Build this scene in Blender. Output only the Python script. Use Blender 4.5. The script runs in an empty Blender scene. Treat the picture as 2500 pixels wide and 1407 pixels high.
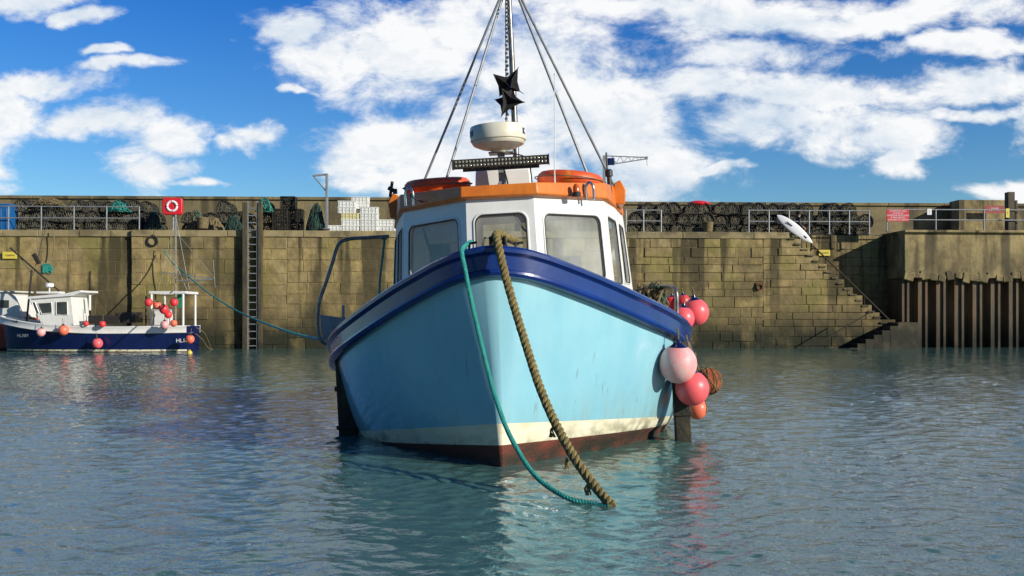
import bpy, math, random
import numpy as np
from mathutils import Vector, Matrix, Euler
random.seed(7); np.random.seed(7)
sc=bpy.context.scene; col=sc.collection
# ---- survey: bearings measured from the camera station, distance along the view axis
F=2430.0; H=1.4
def pt(u,v,Y): return Vector(((u-1250)*Y/F, Y, H-(v-769)*Y/F))
# ================= materials
def mat(name,c1,c2=None,scale=4,rough=.5,metal=0,bump=0,bscale=30,spec=.5,stretch=(1,1,1),lo=.35,hi=.7,coat=0):
    m=bpy.data.materials.new(name); m.use_nodes=True; n=m.node_tree.nodes; l=m.node_tree.links
    p=n['Principled BSDF']; p.inputs['Roughness'].default_value=rough; p.inputs['Metallic'].default_value=metal
    p.inputs['Specular IOR Level'].default_value=spec; p.inputs['Coat Weight'].default_value=coat
    tc=n.new('ShaderNodeTexCoord'); mp=n.new('ShaderNodeMapping'); mp.inputs['Scale'].default_value=stretch
    l.new(tc.outputs['Object'],mp.inputs['Vector'])
    c2=c2 or tuple(x*.75 for x in c1)
    t=n.new('ShaderNodeTexNoise'); t.inputs['Scale'].default_value=scale; t.inputs['Detail'].default_value=7; t.inputs['Roughness'].default_value=.65
    l.new(mp.outputs[0],t.inputs['Vector'])
    r=n.new('ShaderNodeMapRange'); r.inputs[1].default_value=lo; r.inputs[2].default_value=hi
    l.new(t.outputs[0],r.inputs[0])
    x=n.new('ShaderNodeMix'); x.data_type='RGBA'; x.inputs[6].default_value=(*c1,1); x.inputs[7].default_value=(*c2,1)
    l.new(r.outputs[0],x.inputs[0]); l.new(x.outputs[2],p.inputs['Base Color'])
    if bump:
        b=n.new('ShaderNodeTexNoise'); b.inputs['Scale'].default_value=bscale; b.inputs['Detail'].default_value=5
        l.new(tc.outputs['Object'],b.inputs['Vector'])
        bp=n.new('ShaderNodeBump'); bp.inputs['Strength'].default_value=bump; bp.inputs['Distance'].default_value=.02
        l.new(b.outputs[0],bp.inputs['Height']); l.new(bp.outputs[0],p.inputs['Normal'])
    m['mix']=x.name
    return m
def stain(m,c,z0,z1,nscale=3,stretch=(6,6,.6),amount=1.0,axis='Z',noiselo=.35,noisehi=.65):
    """weathering that grows toward height z1 (object space) broken up with streaky noise"""
    n=m.node_tree.nodes; l=m.node_tree.links; p=n['Principled BSDF']
    src=p.inputs['Base Color'].links[0].from_socket
    tc=n.new('ShaderNodeTexCoord'); s=n.new('ShaderNodeSeparateXYZ'); l.new(tc.outputs['Object'],s.inputs[0])
    r=n.new('ShaderNodeMapRange'); r.inputs[1].default_value=z0; r.inputs[2].default_value=z1; l.new(s.outputs[axis],r.inputs[0])
    mp=n.new('ShaderNodeMapping'); mp.inputs['Scale'].default_value=stretch; l.new(tc.outputs['Object'],mp.inputs[0])
    t=n.new('ShaderNodeTexNoise'); t.inputs['Scale'].default_value=nscale; t.inputs['Detail'].default_value=6; l.new(mp.outputs[0],t.inputs[0])
    r2=n.new('ShaderNodeMapRange'); r2.inputs[1].default_value=noiselo; r2.inputs[2].default_value=noisehi; r2.inputs[4].default_value=amount; l.new(t.outputs[0],r2.inputs[0])
    mu=n.new('ShaderNodeMath'); mu.operation='MULTIPLY'; l.new(r.outputs[0],mu.inputs[0]); l.new(r2.outputs[0],mu.inputs[1])
    x=n.new('ShaderNodeMix'); x.data_type='RGBA'; x.inputs[7].default_value=(*c,1); l.new(mu.outputs[0],x.inputs[0]); l.new(src,x.inputs[6])
    l.new(x.outputs[2],p.inputs['Base Color']); return m
def tone(m,c,lo=0,hi=1,amt=1):
    n=m.node_tree.nodes; l=m.node_tree.links; p=n['Principled BSDF']
    src=p.inputs['Base Color'].links[0].from_socket
    a=n.new('ShaderNodeAttribute'); a.attribute_name='tone'
    r=n.new('ShaderNodeMapRange'); r.inputs[1].default_value=lo; r.inputs[2].default_value=hi; r.inputs[4].default_value=amt; l.new(a.outputs['Fac'],r.inputs[0])
    x=n.new('ShaderNodeMix'); x.data_type='RGBA'; x.inputs[7].default_value=(*c,1); l.new(r.outputs[0],x.inputs[0]); l.new(src,x.inputs[6])
    l.new(x.outputs[2],p.inputs['Base Color']); return m
m_hull=mat('hull_paint',(.29,.59,.67),(.22,.50,.60),.9,.22,bump=.05,bscale=3,coat=.4)
stain(m_hull,(.44,.66,.68),.4,1.6,1.2,(4,4,.35),.4)
stain(m_hull,(.32,.32,.18),.65,.1,2.5,(5,5,.5),.5)
stain(m_hull,(.16,.10,.04),1.6,.2,2.2,(7,7,.12),.7,noiselo=.65,noisehi=.73)
m_white=mat('white_gelcoat',(.82,.82,.78),(.74,.74,.68),2.5,.35,bump=.05,bscale=4)
stain(m_white,(.45,.38,.25),3.0,2.2,3,(8,8,.7),.18)
stain(m_white,(.30,.20,.10),3.4,2.0,3,(9,9,.25),.5,noiselo=.66,noisehi=.74)
m_stripe=mat('white_boot_stripe',(.84,.79,.60),(.66,.60,.38),3,.45,stretch=(1,1,3))
stain(m_stripe,(.09,.065,.025),.30,-.02,3.5,(2,2,2.5),1,noiselo=.48,noisehi=.64)
m_anti=mat('red_antifouling',(.20,.040,.018),(.05,.025,.013),3,.8,bump=.6,bscale=40,stretch=(1,1,4))
stain(m_anti,(.018,.018,.009),.22,.02,4,(1,1,1),1.0,noiselo=.3,noisehi=.6)
m_blue=mat('navy_gunwale_paint',(.008,.035,.20),(.005,.022,.13),3,.25,coat=.25,bump=.08,bscale=12)
m_orange=mat('orange_roof_paint',(.78,.22,.02),(.62,.15,.015),4,.42,bump=.1,bscale=30)
stain(m_orange,(.25,.08,.03),3.1,2.6,4,(5,5,1),.35)
m_buoyring=mat('orange_lifebuoy',(.80,.12,.02),(.66,.08,.02),5,.45,bump=.1)
m_pink=mat('pink_fender_vinyl',(.95,.15,.16),(.88,.11,.12),3,.38,bump=.05)
m_pale=mat('faded_pink_fender_vinyl',(.88,.34,.33),(.76,.48,.44),7,.5,bump=.1,lo=.4,hi=.6)
m_red=mat('red_fender_vinyl',(.88,.06,.06),(.78,.04,.05),3,.4)
m_orf=mat('orange_fender_vinyl',(.92,.22,.11),(.84,.16,.09),3,.4)
m_rust=mat('rusty_net_wrapped_buoy',(.62,.11,.03),(.10,.045,.018),9,.85,bump=1,bscale=50)
m_steel=mat('weathered_steel',(.30,.30,.29),(.14,.12,.10),9,.4,.8,bump=.1)
m_galv=mat('galvanised_steel',(.34,.36,.36),(.22,.23,.23),9,.5,.4)
m_dark=mat('dark_metal',(.035,.035,.037),(.06,.045,.03),9,.5,.3)
m_black=mat('black_rubber',(.012,.012,.013),(.025,.022,.02),8,.7)
m_iron=mat('rusty_iron',(.05,.035,.02),(.025,.018,.012),8,.85)
m_chrome=mat('stainless',(.6,.6,.6),(.5,.5,.5),5,.15,1)
m_wood=mat('wet_timber',(.10,.075,.035),(.03,.024,.013),3,.75,bump=.5,bscale=25,stretch=(4,4,.6))
stain(m_wood,(.012,.014,.008),.9,.2,3,(1,1,1),1)
m_rope=mat('brown_mooring_rope',(.34,.26,.085),(.15,.11,.04),22,.9,bump=.8,bscale=160)
m_teal=mat('teal_polyprop_rope',(.03,.38,.30),(.015,.22,.18),18,.6,bump=.5,bscale=150)
m_grn=mat('green_net_twine',(.03,.10,.07),(.015,.05,.04),6,.8)
m_blk=mat('black_net_twine',(.012,.014,.013),(.03,.028,.02),6,.85)
m_tan=mat('tan_rope_coils',(.24,.19,.09),(.12,.09,.045),8,.9)
m_led=mat('lamp_lens',(.35,.33,.22),(.5,.5,.4),30,.15,.4)
m_yel=mat('yellow_plastic',(.75,.60,.08),(.65,.52,.08),5,.5)
m_palyel=mat('cream_yellow_plastic',(.72,.66,.36),(.62,.56,.30),5,.5)
m_signred=mat('red_sign_paint',(.70,.02,.03),(.6,.02,.03),5,.45)
m_signfade=mat('faded_red_sign_paint',(.38,.04,.04),(.25,.04,.035),9,.6)
m_signwhite=mat('white_sign_paint',(.8,.8,.8),(.75,.75,.75),5,.45)
m_ink=mat('black_lettering',(.01,.01,.012),None,5,.5)
m_navyink=mat('navy_lettering',(.01,.03,.2),None,5,.5)
m_crate=mat('white_fish_box_plastic',(.80,.80,.76),(.64,.64,.58),6,.5)
m_navy2=mat('dark_navy_hull',(.006,.014,.085),(.004,.009,.05),3,.25)
m_bin=mat('blue_bin_plastic',(.01,.12,.35),None,4,.5)
m_wet=mat('black_neoprene',(.012,.013,.015),(.02,.02,.022),10,.6)
m_skin=mat('skin',(.52,.30,.20),(.48,.26,.17),10,.5)
m_hair=mat('brown_hair',(.05,.03,.015),(.03,.02,.01),40,.7)
m_inter=mat('cabin_lining',(.60,.60,.54),(.5,.5,.45),3,.6)
m_seat=mat('red_seat_fabric',(.45,.04,.03),None,4,.8)
# wall stones
m_stone=mat('harbour_stone',(.42,.31,.12),(.23,.17,.07),2.6,.92,bump=1.3,bscale=6,lo=.36,hi=.62)
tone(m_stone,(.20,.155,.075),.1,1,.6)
stain(m_stone,(.48,.38,.19),1.5,4.9,1.3,(1,1,.9),.5,noiselo=.52,noisehi=.66)
stain(m_stone,(.20,.18,.045),-3,2,.5,(1,1,1),.6,noiselo=.5,noisehi=.6)
stain(m_stone,(.095,.07,.03),3.4,.6,.7,(1,1,.7),.85,noiselo=.35,noisehi=.60)
stain(m_stone,(.040,.032,.014),-2.2,4.9,1.1,(1.5,1,.10),.95,noiselo=.51,noisehi=.59)
stain(m_stone,(.05,.042,.02),6,2.5,.45,(1,1,.8),.7,noiselo=.50,noisehi=.6)
stain(m_stone,(.020,.022,.009),1.8,.5,1.4,(1,1,.6),1,noiselo=.15,noisehi=.48)
m_mortar=mat('mortar',(.23,.18,.085),(.11,.086,.042),2,.95,bump=.6,bscale=20)
stain(m_mortar,(.03,.028,.015),2.6,.4,.9,(1,1,.8),.9,noiselo=.2,noisehi=.55)
m_conc=mat('weathered_concrete',(.38,.295,.13),(.17,.13,.06),1.5,.9,bump=.9,bscale=6,stretch=(1,1,.7),lo=.4,hi=.62)
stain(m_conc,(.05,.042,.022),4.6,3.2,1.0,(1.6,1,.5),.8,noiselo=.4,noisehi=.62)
stain(m_conc,(.045,.038,.02),-2,5,1.1,(1.6,1,.14),.8,noiselo=.5,noisehi=.6)
m_par=mat('parapet_render',(.31,.25,.12),(.16,.13,.065),.9,.9,bump=.8,bscale=7,stretch=(1,1,2))
tone(m_par,(.14,.115,.06),0,1,.6)
stain(m_par,(.05,.042,.025),2,6.9,1.0,(1.5,1,.2),.8,noiselo=.5,noisehi=.62)
m_deckq=mat('quay_paving',(.2,.18,.13),None,2,.9,bump=.4)
m_pile=mat('rusted_sheet_pile',(.17,.125,.07),(.06,.045,.028),2.2,.85,bump=.6,bscale=15,stretch=(1,1,.25))
stain(m_pile,(.16,.075,.03),0,3,1.5,(3,3,.3),.6,noiselo=.48,noisehi=.62)
stain(m_pile,(.02,.018,.01),1.6,.3,1.5,(1,1,.5),1,noiselo=.2,noisehi=.5)
# glass
def glassmat():
    m=bpy.data.materials.new('salt_hazed_glass'); m.use_nodes=True; n=m.node_tree.nodes; l=m.node_tree.links
    n.remove(n['Principled BSDF']); o=n['Material Output']
    t=n.new('ShaderNodeBsdfTransparent'); t.inputs[0].default_value=(.86,.90,.86,1)
    d=n.new('ShaderNodeBsdfDiffuse'); d.inputs[0].default_value=(.56,.57,.50,1)
    g=n.new('ShaderNodeBsdfGlossy'); g.inputs['Roughness'].default_value=.04
    tc=n.new('ShaderNodeTexCoord'); ns=n.new('ShaderNodeTexNoise'); ns.inputs['Scale'].default_value=1.5; ns.inputs['Detail'].default_value=5
    l.new(tc.outputs['Object'],ns.inputs[0]); r=n.new('ShaderNodeMapRange'); r.inputs[1].default_value=.3; r.inputs[2].default_value=.7; r.inputs[3].default_value=.14; r.inputs[4].default_value=.6
    l.new(ns.outputs[0],r.inputs[0])
    a=n.new('ShaderNodeMixShader'); l.new(r.outputs[0],a.inputs[0]); l.new(t.outputs[0],a.inputs[1]); l.new(d.outputs[0],a.inputs[2])
    f=n.new('ShaderNodeFresnel'); f.inputs[0].default_value=1.5
    b=n.new('ShaderNodeMixShader'); l.new(f.outputs[0],b.inputs[0]); l.new(a.outputs[0],b.inputs[1]); l.new(g.outputs[0],b.inputs[2]); l.new(b.outputs[0],o.inputs[0])
    return m
m_glass=glassmat()
m_dglass=mat('dark_window_glass',(.03,.035,.04),(.06,.07,.07),3,.08,spec=.8)
def netmat():
    m=bpy.data.materials.new('pot_netting'); m.use_nodes=True; n=m.node_tree.nodes; l=m.node_tree.links
    p=n['Principled BSDF']; p.inputs['Base Color'].default_value=(.022,.022,.018,1); p.inputs['Roughness'].default_value=.9
    tc=n.new('ShaderNodeTexCoord'); ns=n.new('ShaderNodeTexVoronoi'); ns.feature='DISTANCE_TO_EDGE'; ns.inputs['Scale'].default_value=12
    l.new(tc.outputs['Object'],ns.inputs[0]); r=n.new('ShaderNodeMath'); r.operation='LESS_THAN'; r.inputs[1].default_value=.16; l.new(ns.outputs[0],r.inputs[0]); l.new(r.outputs[0],p.inputs['Alpha']); return m
m_net=netmat()
# ================= mesh builder
class MB:
    def __init__(s): s.v=[];s.f=[];s.m=[];s.t=[]
    def add(s,vs,fs,mi=0,tn=.5):
        o=len(s.v); s.v+=[tuple(x) for x in vs]; s.t+=[tn]*len(vs)
        s.f+=[tuple(i+o for i in f) for f in fs]; s.m+=[mi]*len(fs); return s
    def box(s,c,sz,mi=0,rot=None,tn=.5,taper=1):
        R=Euler(rot).to_matrix() if rot else Matrix.Identity(3)
        vs=[]
        for z in(-1,1):
            k=taper if z>0 else 1
            for x,y in((-1,-1),(1,-1),(1,1),(-1,1)): vs.append(Vector(c)+R@Vector((x*sz[0]/2*k,y*sz[1]/2*k,z*sz[2]/2)))
        return s.add(vs,[(3,2,1,0),(4,5,6,7),(0,1,5,4),(1,2,6,5),(2,3,7,6),(3,0,4,7)],mi,tn)
    def tube(s,pts,r,n=8,mi=0,closed=False,tn=.5):
        P=[Vector(p) for p in pts]; N=len(P); 
        R=r if hasattr(r,'__len__') else [r]*N
        ref=None; vs=[]
        for i in range(N):
            a=P[i-1] if (i>0 or closed) else P[i]; b=P[(i+1)%N] if (i<N-1 or closed) else P[i]
            t=(b-a); t=t.normalized() if t.length>1e-9 else Vector((0,0,1))
            if ref is None: ref=Vector((0,0,1)) if abs(t.z)<.9 else Vector((1,0,0))
            x=ref-t*ref.dot(t); x=x.normalized() if x.length>1e-6 else t.orthogonal().normalized(); ref=x; y=t.cross(x)
            for k in range(n):
                an=2*math.pi*k/n; vs.append(P[i]+(x*math.cos(an)+y*math.sin(an))*R[i])
        fs=[]
        for i in range(N if closed else N-1):
            j=(i+1)%N
            for k in range(n): fs.append((i*n+k,i*n+(k+1)%n,j*n+(k+1)%n,j*n+k))
        if not closed: fs+= [tuple(range(n))[::-1], tuple((N-1)*n+k for k in range(n))]
        return s.add(vs,fs,mi,tn)
    def lathe(s,prof,n=32,mi=0,c=(0,0,0),M=None):
        vs=[];fs=[]
        for r,z in prof:
            for k in range(n):
                a=2*math.pi*k/n; q=Vector((r*math.cos(a),r*math.sin(a),z))
                if M: q=M@q
                vs.append(q+Vector(c))
        for i in range(len(prof)-1):
            for k in range(n): fs.append((i*n+k,i*n+(k+1)%n,(i+1)*n+(k+1)%n,(i+1)*n+k))
        fs+= [tuple(range(n))[::-1], tuple((len(prof)-1)*n+k for k in range(n))]
        return s.add(vs,fs,mi)
    def ball(s,c,r,mi=0,n=28,sq=(1,1,1)):
        k=n//2; prof=[(max(1e-4,r*math.sin(math.pi*i/k)),-r*math.cos(math.pi*i/k)) for i in range(k+1)]
        M=Matrix.Diagonal(sq); return s.lathe(prof,n,mi,c,M)
    def torus(s,c,R,r,mi=0,M=None,n=40,k=12,segmats=None):
        M=M or Matrix.Identity(3); vs=[];fs=[]
        for i in range(n):
            a=2*math.pi*i/n
            for j in range(k):
                b=2*math.pi*j/k; vs.append(M@Vector(((R+r*math.cos(b))*math.cos(a),(R+r*math.cos(b))*math.sin(a),r*math.sin(b)))+Vector(c))
        o=len(s.v); s.v+=[tuple(x) for x in vs]; s.t+=[.5]*len(vs)
        for i in range(n):
            for j in range(k):
                s.f.append(tuple(o+q for q in (i*k+j,((i+1)%n)*k+j,((i+1)%n)*k+(j+1)%k,i*k+(j+1)%k))); s.m.append(segmats(i) if segmats else mi)
        return s
    def extr(s,poly,d0,d1,mi=0,plane='xz'):
        n=len(poly)
        def q(p,d): return (p[0],d,p[1]) if plane=='xz' else (p[0],p[1],d)
        vs=[q(p,d0) for p in poly]+[q(p,d1) for p in poly]
        fs=[tuple(range(n)),tuple(range(2*n-1,n-1,-1))]+[(i,i+n,(i+1)%n+n,(i+1)%n) for i in range(n)]
        return s.add(vs,fs,mi)
    def obj(s,name,mats,parent=None,loc=(0,0,0),rot=(0,0,0),smooth=True,angle=40,bevel=0,origin=None):
        if origin is not None:
            o=Vector(origin); s.v=[tuple(Vector(p)-o) for p in s.v]; loc=o
        me=bpy.data.meshes.new(name); me.from_pydata(s.v,[],s.f); me.update()
        for m in (mats if isinstance(mats,(list,tuple)) else [mats]): me.materials.append(m)
        me.polygons.foreach_set('material_index',s.m)
        a=me.attributes.new('tone','FLOAT','POINT'); a.data.foreach_set('value',s.t)
        import bmesh
        bm=bmesh.new(); bm.from_mesh(me); bmesh.ops.recalc_face_normals(bm,faces=bm.faces); bm.to_mesh(me); bm.free()
        if smooth:
            me.polygons.foreach_set('use_smooth',[True]*len(me.polygons)); me.set_sharp_from_angle(angle=math.radians(angle))
        ob=bpy.data.objects.new(name,me); ob.location=loc; ob.rotation_euler=rot
        if parent: ob.parent=parent
        col.objects.link(ob)
        if bevel:
            b=ob.modifiers.new('bevel','BEVEL'); b.width=bevel; b.segments=2; b.limit_method='ANGLE'
        return ob
def meta(o,label,cat,group=None):
    o['label']=label; o['category']=cat
    if group:o['group']=group
    return o
def root(name,label,cat,loc=(0,0,0),rot=(0,0,0),group=None):
    o=bpy.data.objects.new(name,None); o.location=loc; o.rotation_euler=rot; o.empty_display_size=.2; col.objects.link(o); return meta(o,label,cat,group)
def dup(o,loc,rot=None,scale=None,label=None):
    c=o.copy(); col.objects.link(c); c.location=loc
    if rot is not None:c.rotation_euler=rot
    if scale:c.scale=scale
    if label:c['label']=label
    for ch in list(o.children):
        k=ch.copy(); col.objects.link(k); k.parent=c
        for g in list(ch.children):
            kk=g.copy(); col.objects.link(kk); kk.parent=k
    return c
def cr(pts,n=10):
    P=[Vector(p) for p in pts]; P=[P[0]*2-P[1]]+P+[P[-1]*2-P[-2]]; out=[]
    for i in range(1,len(P)-2):
        a,b,c,d=P[i-1:i+3]
        for k in range(n):
            t=k/n; out.append(.5*((2*b)+(c-a)*t+(2*a-5*b+4*c-d)*t*t+(3*b-a-3*c+d)*t**3))
    out.append(P[-2]); return out
def resample(P,step):
    out=[P[0]]; acc=0
    for a,b in zip(P[:-1],P[1:]):
        L=(b-a).length; 
        if L<1e-9: continue
        pos=step-acc
        while pos<=L: out.append(a+(b-a)*(pos/L)); pos+=step
        acc=(acc+L)%step
    return out
def twisted(mb,pts,rad,pitch,step=None,mi=0,n=7):
    P=resample(cr(pts,30),step or pitch/9); ref=Vector((1,.3,.1)); fr=[]
    for i in range(len(P)):
        t=(P[min(i+1,len(P)-1)]-P[max(i-1,0)]).normalized(); x=(ref-t*ref.dot(t)).normalized(); ref=x; fr.append((x,t.cross(x)))
    st=step or pitch/9
    for s in range(3):
        q=[]
        for i,p in enumerate(P):
            a=2*math.pi*(s/3+i*st/pitch); q.append(p+(fr[i][0]*math.cos(a)+fr[i][1]*math.sin(a))*rad*.5)
        mb.tube(q,rad*.54,n,mi)
    return mb
def textmesh(body,size,m,name,align='CENTER',spacing=1.0,ext=.002,bold=0):
    c=bpy.data.curves.new(name,'FONT'); c.body=body; c.size=size; c.align_x=align; c.align_y='CENTER'; c.extrude=ext; c.space_line=spacing; c.offset=bold; c.resolution_u=3
    t=bpy.data.objects.new('tmp',c); col.objects.link(t); bpy.context.view_layer.update()
    me=bpy.data.meshes.new_from_object(t); bpy.data.objects.remove(t); me.materials.clear(); me.materials.append(m); return me
def text(body,size,m,parent,loc,rot=(math.pi/2,0,0),name='lettering',**k):
    me=textmesh(body,size,m,name,**k)
    o=bpy.data.objects.new(name,me); o.location=loc; o.rotation_euler=rot; o.parent=parent; col.objects.link(o); return o
# ================= camera, sun, sky
cam=bpy.data.objects.new('camera',bpy.data.cameras.new('camera')); col.objects.link(cam)
cam.location=(0,0,H); cam.rotation_euler=(math.pi/2,0,0); cam.data.sensor_width=36; cam.data.lens=36*F/2500; cam.data.shift_y=66/2500; cam.data.clip_end=8000; cam.data.clip_start=.1
sc.camera=cam
sv=Vector((.79,-.50,.36)).normalized()
sun=bpy.data.objects.new('sun',bpy.data.lights.new('sun','SUN')); col.objects.link(sun); sun.data.energy=5.0; sun.data.angle=math.radians(.5); sun.data.color=(1,.94,.84)
sun.rotation_euler=(-sv).to_track_quat('-Z','Y').to_euler(); sun.location=(20,-15,20)
w=bpy.data.worlds.new('World'); sc.world=w; w.use_nodes=True; n=w.node_tree.nodes; l=w.node_tree.links
bg=n['Background']; bg.inputs[1].default_value=.105
def N(t,**k):
    x=n.new(t)
    for a,b in k.items(): setattr(x,a,b)
    return x
def math_(op,a,b=None,c=None):
    x=N('ShaderNodeMath',operation=op)
    for i,q in enumerate((a,b,c)):
        if q is None: continue
        if isinstance(q,(int,float)): x.inputs[i].default_value=q
        else: l.new(q,x.inputs[i])
    return x.outputs[0]
sky=N('ShaderNodeTexSky',sky_type='NISHITA'); sky.sun_disc=False; sky.sun_elevation=math.asin(sv.z); sky.sun_rotation=math.atan2(sv.x,sv.y); sky.dust_density=.4; sky.ozone_density=2.5; sky.air_density=1.0
tc=N('ShaderNodeTexCoord'); sp=N('ShaderNodeSeparateXYZ'); l.new(tc.outputs['Generated'],sp.inputs[0])
ay=math_('ADD',math_('ABSOLUTE',sp.outputs[1]),.03)
px=math_('DIVIDE',sp.outputs[0],ay); pz=math_('DIVIDE',sp.outputs[2],ay)
cb=N('ShaderNodeCombineXYZ'); l.new(px,cb.inputs[0]); l.new(pz,cb.inputs[1]); P=cb.outputs[0]
def noise_(vec,scale,detail,rough,off=(0,0,0),st=(1,1,1),dist=.15,outp=0):
    mp=N('ShaderNodeMapping'); mp.inputs['Location'].default_value=off; mp.inputs['Scale'].default_value=st; l.new(vec,mp.inputs[0])
    t=N('ShaderNodeTexNoise'); t.inputs['Scale'].default_value=scale; t.inputs['Detail'].default_value=detail; t.inputs['Roughness'].default_value=rough; t.inputs['Distortion'].default_value=dist
    l.new(mp.outputs[0],t.inputs[0]); return t.outputs[outp]
# cloud banks: (bearing, height, half width, half height)
blobs=[(740,105,85,50),(850,165,150,95),(1000,160,220,130),(1190,90,180,110),(1300,200,200,170),(1430,300,240,150),(1590,400,190,110),(1000,360,220,60),(900,420,100,46),(1180,400,260,110),
(1550,40,280,42),(1850,60,320,54),(1830,150,200,42),(2150,75,360,34),(2400,25,200,24),(2330,150,210,22),(1700,230,180,44),(2000,250,230,44),(2330,240,280,42),(2080,350,165,70),(1850,330,180,60),(2350,300,190,18),(2130,410,55,45),
(60,25,150,32),(240,65,50,20),(340,190,110,17),(120,225,180,36),(60,300,120,60),(250,320,180,38),(10,380,80,115),(440,360,95,42),(400,440,125,42),(610,370,58,34),(310,155,60,13),(725,250,42,12),(1740,440,80,14),(2430,470,90,28),(2480,330,80,46),(520,470,80,12),
(500,-330,800,170),(1900,-380,900,190),(1200,-900,2200,300)]  # unseen cloud banks above the frame, added to brighten the water reflections
wn=noise_(P,6,4,.6,off=(5,2,0),st=(1,1.5,1),outp=1)
wv=N('ShaderNodeVectorMath',operation='MULTIPLY_ADD'); l.new(wn,wv.inputs[0]); wv.inputs[1].default_value=(.17,.07,0); wv.inputs[2].default_value=(-.085,-.035,0)
wa=N('ShaderNodeVectorMath',operation='ADD'); l.new(P,wa.inputs[0]); l.new(wv.outputs[0],wa.inputs[1]); PW=wa.outputs[0]
acc=None
for (u,v,a,b) in blobs:
    cu=(u-1250)/F; ce=(769-v)/F; a=a*1.05/F; b=b*1.08/F
    x=N('ShaderNodeVectorMath',operation='MULTIPLY_ADD'); l.new(PW,x.inputs[0]); x.inputs[1].default_value=(1/a,1/b,0); x.inputs[2].default_value=(-cu/a,-ce/b,0)
    y=N('ShaderNodeVectorMath',operation='LENGTH'); l.new(x.outputs[0],y.inputs[0])
    acc=y.outputs['Value'] if acc is None else math_('MINIMUM',acc,y.outputs['Value'])
blob=math_('MAXIMUM',math_('SUBTRACT',1.0,acc),-.9)
# clouds cleared from the unseen sky behind the viewpoint to cut fill light
back=N('ShaderNodeMapRange'); back.inputs[1].default_value=.0; back.inputs[2].default_value=-.2; back.inputs[4].default_value=-2.5; l.new(sp.outputs[1],back.inputs[0])
blob=math_('ADD',blob,back.outputs[0])
n1=noise_(P,12,9,.66,st=(1,1.7,1),dist=.25); n2=noise_(P,12,5,.66,off=(.018,.032,0),st=(1,1.7,1),dist=.25); n3=noise_(P,3.6,4,.5,off=(3,1,0),st=(1,1.7,1))
dens=math_('ADD',math_('MULTIPLY',blob,1.0),math_('MULTIPLY',math_('SUBTRACT',n1,.50),2.9))
al=N('ShaderNodeMapRange',interpolation_type='SMOOTHSTEP'); al.inputs[1].default_value=-.28; al.inputs[2].default_value=.60; l.new(dens,al.inputs[0])
rel=math_('MULTIPLY',math_('SUBTRACT',n1,n2),2.0)
sh=math_('ADD',math_('ADD',rel,math_('MULTIPLY',math_('SUBTRACT',n3,.47),-1.8)),.82)
cr_=N('ShaderNodeMix',data_type='RGBA'); cr_.inputs[6].default_value=(4.8,6.1,7.6,1); cr_.inputs[7].default_value=(9.1,9.2,9.3,1); cr_.clamp_factor=True; l.new(sh,cr_.inputs[0])
hs=N('ShaderNodeHueSaturation'); hs.inputs['Saturation'].default_value=1.2; hs.inputs['Value'].default_value=1.0; l.new(sky.outputs[0],hs.inputs['Color'])
tint=N('ShaderNodeMix',data_type='RGBA',blend_type='MULTIPLY'); tint.inputs[0].default_value=1; l.new(hs.outputs[0],tint.inputs[6])
el=N('ShaderNodeMapRange'); el.inputs[1].default_value=.08; el.inputs[2].default_value=.32; l.new(sp.outputs[2],el.inputs[0])
tg=N('ShaderNodeMix',data_type='RGBA'); tg.inputs[6].default_value=(.72,.98,1.15,1); tg.inputs[7].default_value=(.20,.66,1.25,1); l.new(el.outputs[0],tg.inputs[0])
bk=N('ShaderNodeMapRange'); bk.inputs[1].default_value=.1; bk.inputs[2].default_value=-.5; bk.inputs[3].default_value=1; bk.inputs[4].default_value=.5; l.new(sp.outputs[1],bk.inputs[0])  # unseen sky behind the viewpoint dimmed to lower the fill light
tb=N('ShaderNodeVectorMath',operation='SCALE'); l.new(tg.outputs[2],tb.inputs[0]); l.new(bk.outputs[0],tb.inputs['Scale']); l.new(tb.outputs[0],tint.inputs[7])
fin=N('ShaderNodeMix',data_type='RGBA'); l.new(al.outputs[0],fin.inputs[0]); l.new(tint.outputs[2],fin.inputs[6]); l.new(cr_.outputs[2],fin.inputs[7]); l.new(fin.outputs[2],bg.inputs[0])
try: w.cycles.sampling_method='MANUAL'; w.cycles.sample_map_resolution=512
except Exception: pass
sc.view_settings.view_transform='Standard'
# ================= water
ys=np.concatenate([[-1500,-200,-40,-5,1,2.5],np.geomspace(3.2,75,900),[85,100,130,200,400,900,2000,5000]])
t=np.linspace(-1,1,760); t=np.concatenate([[-1500,-60,-8,-2.5,-1.4],t,[1.4,2.5,8,60,1500]])
Yg,Tg=np.meshgrid(ys,t,indexing='ij'); hw=np.clip(.60*np.abs(Yg)+1.2,0,60); Xg=np.where(np.abs(Tg)<=1,Tg*hw,np.sign(Tg)*(hw+np.minimum(np.abs(Tg)*4,6000)-4+.0))
Z=np.zeros_like(Xg); rs=np.random.RandomState(3)
wx=Xg+.25*np.sin(Yg*.7+1)+.15*np.sin(Xg*1.3+Yg*.9); wy=Yg+.3*np.sin(Xg*.6)+.12*np.sin(Xg*2.1-Yg)
for i in range(80):
    lam=.085*(6.5**rs.rand()); th=math.radians(rs.normal(80,38)); k=2*math.pi/lam
    env=.55+.45*np.sin(wx*rs.uniform(.2,.9)+wy*rs.uniform(.2,.9)+rs.rand()*6)
    fade=np.clip(1-(np.abs(Yg)*.0028*4/lam-.7),0,1)
    ph=k*(wx*math.cos(th)+wy*math.sin(th))+rs.rand()*6.28; s_=np.sin(ph)
    Z+=.0038*lam**.9*env*fade*(s_-.4*np.cos(2*ph))
Z*=np.clip((75-Yg)/20,0,1)*(Yg>0)*(np.abs(Tg)<=1)
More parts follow.
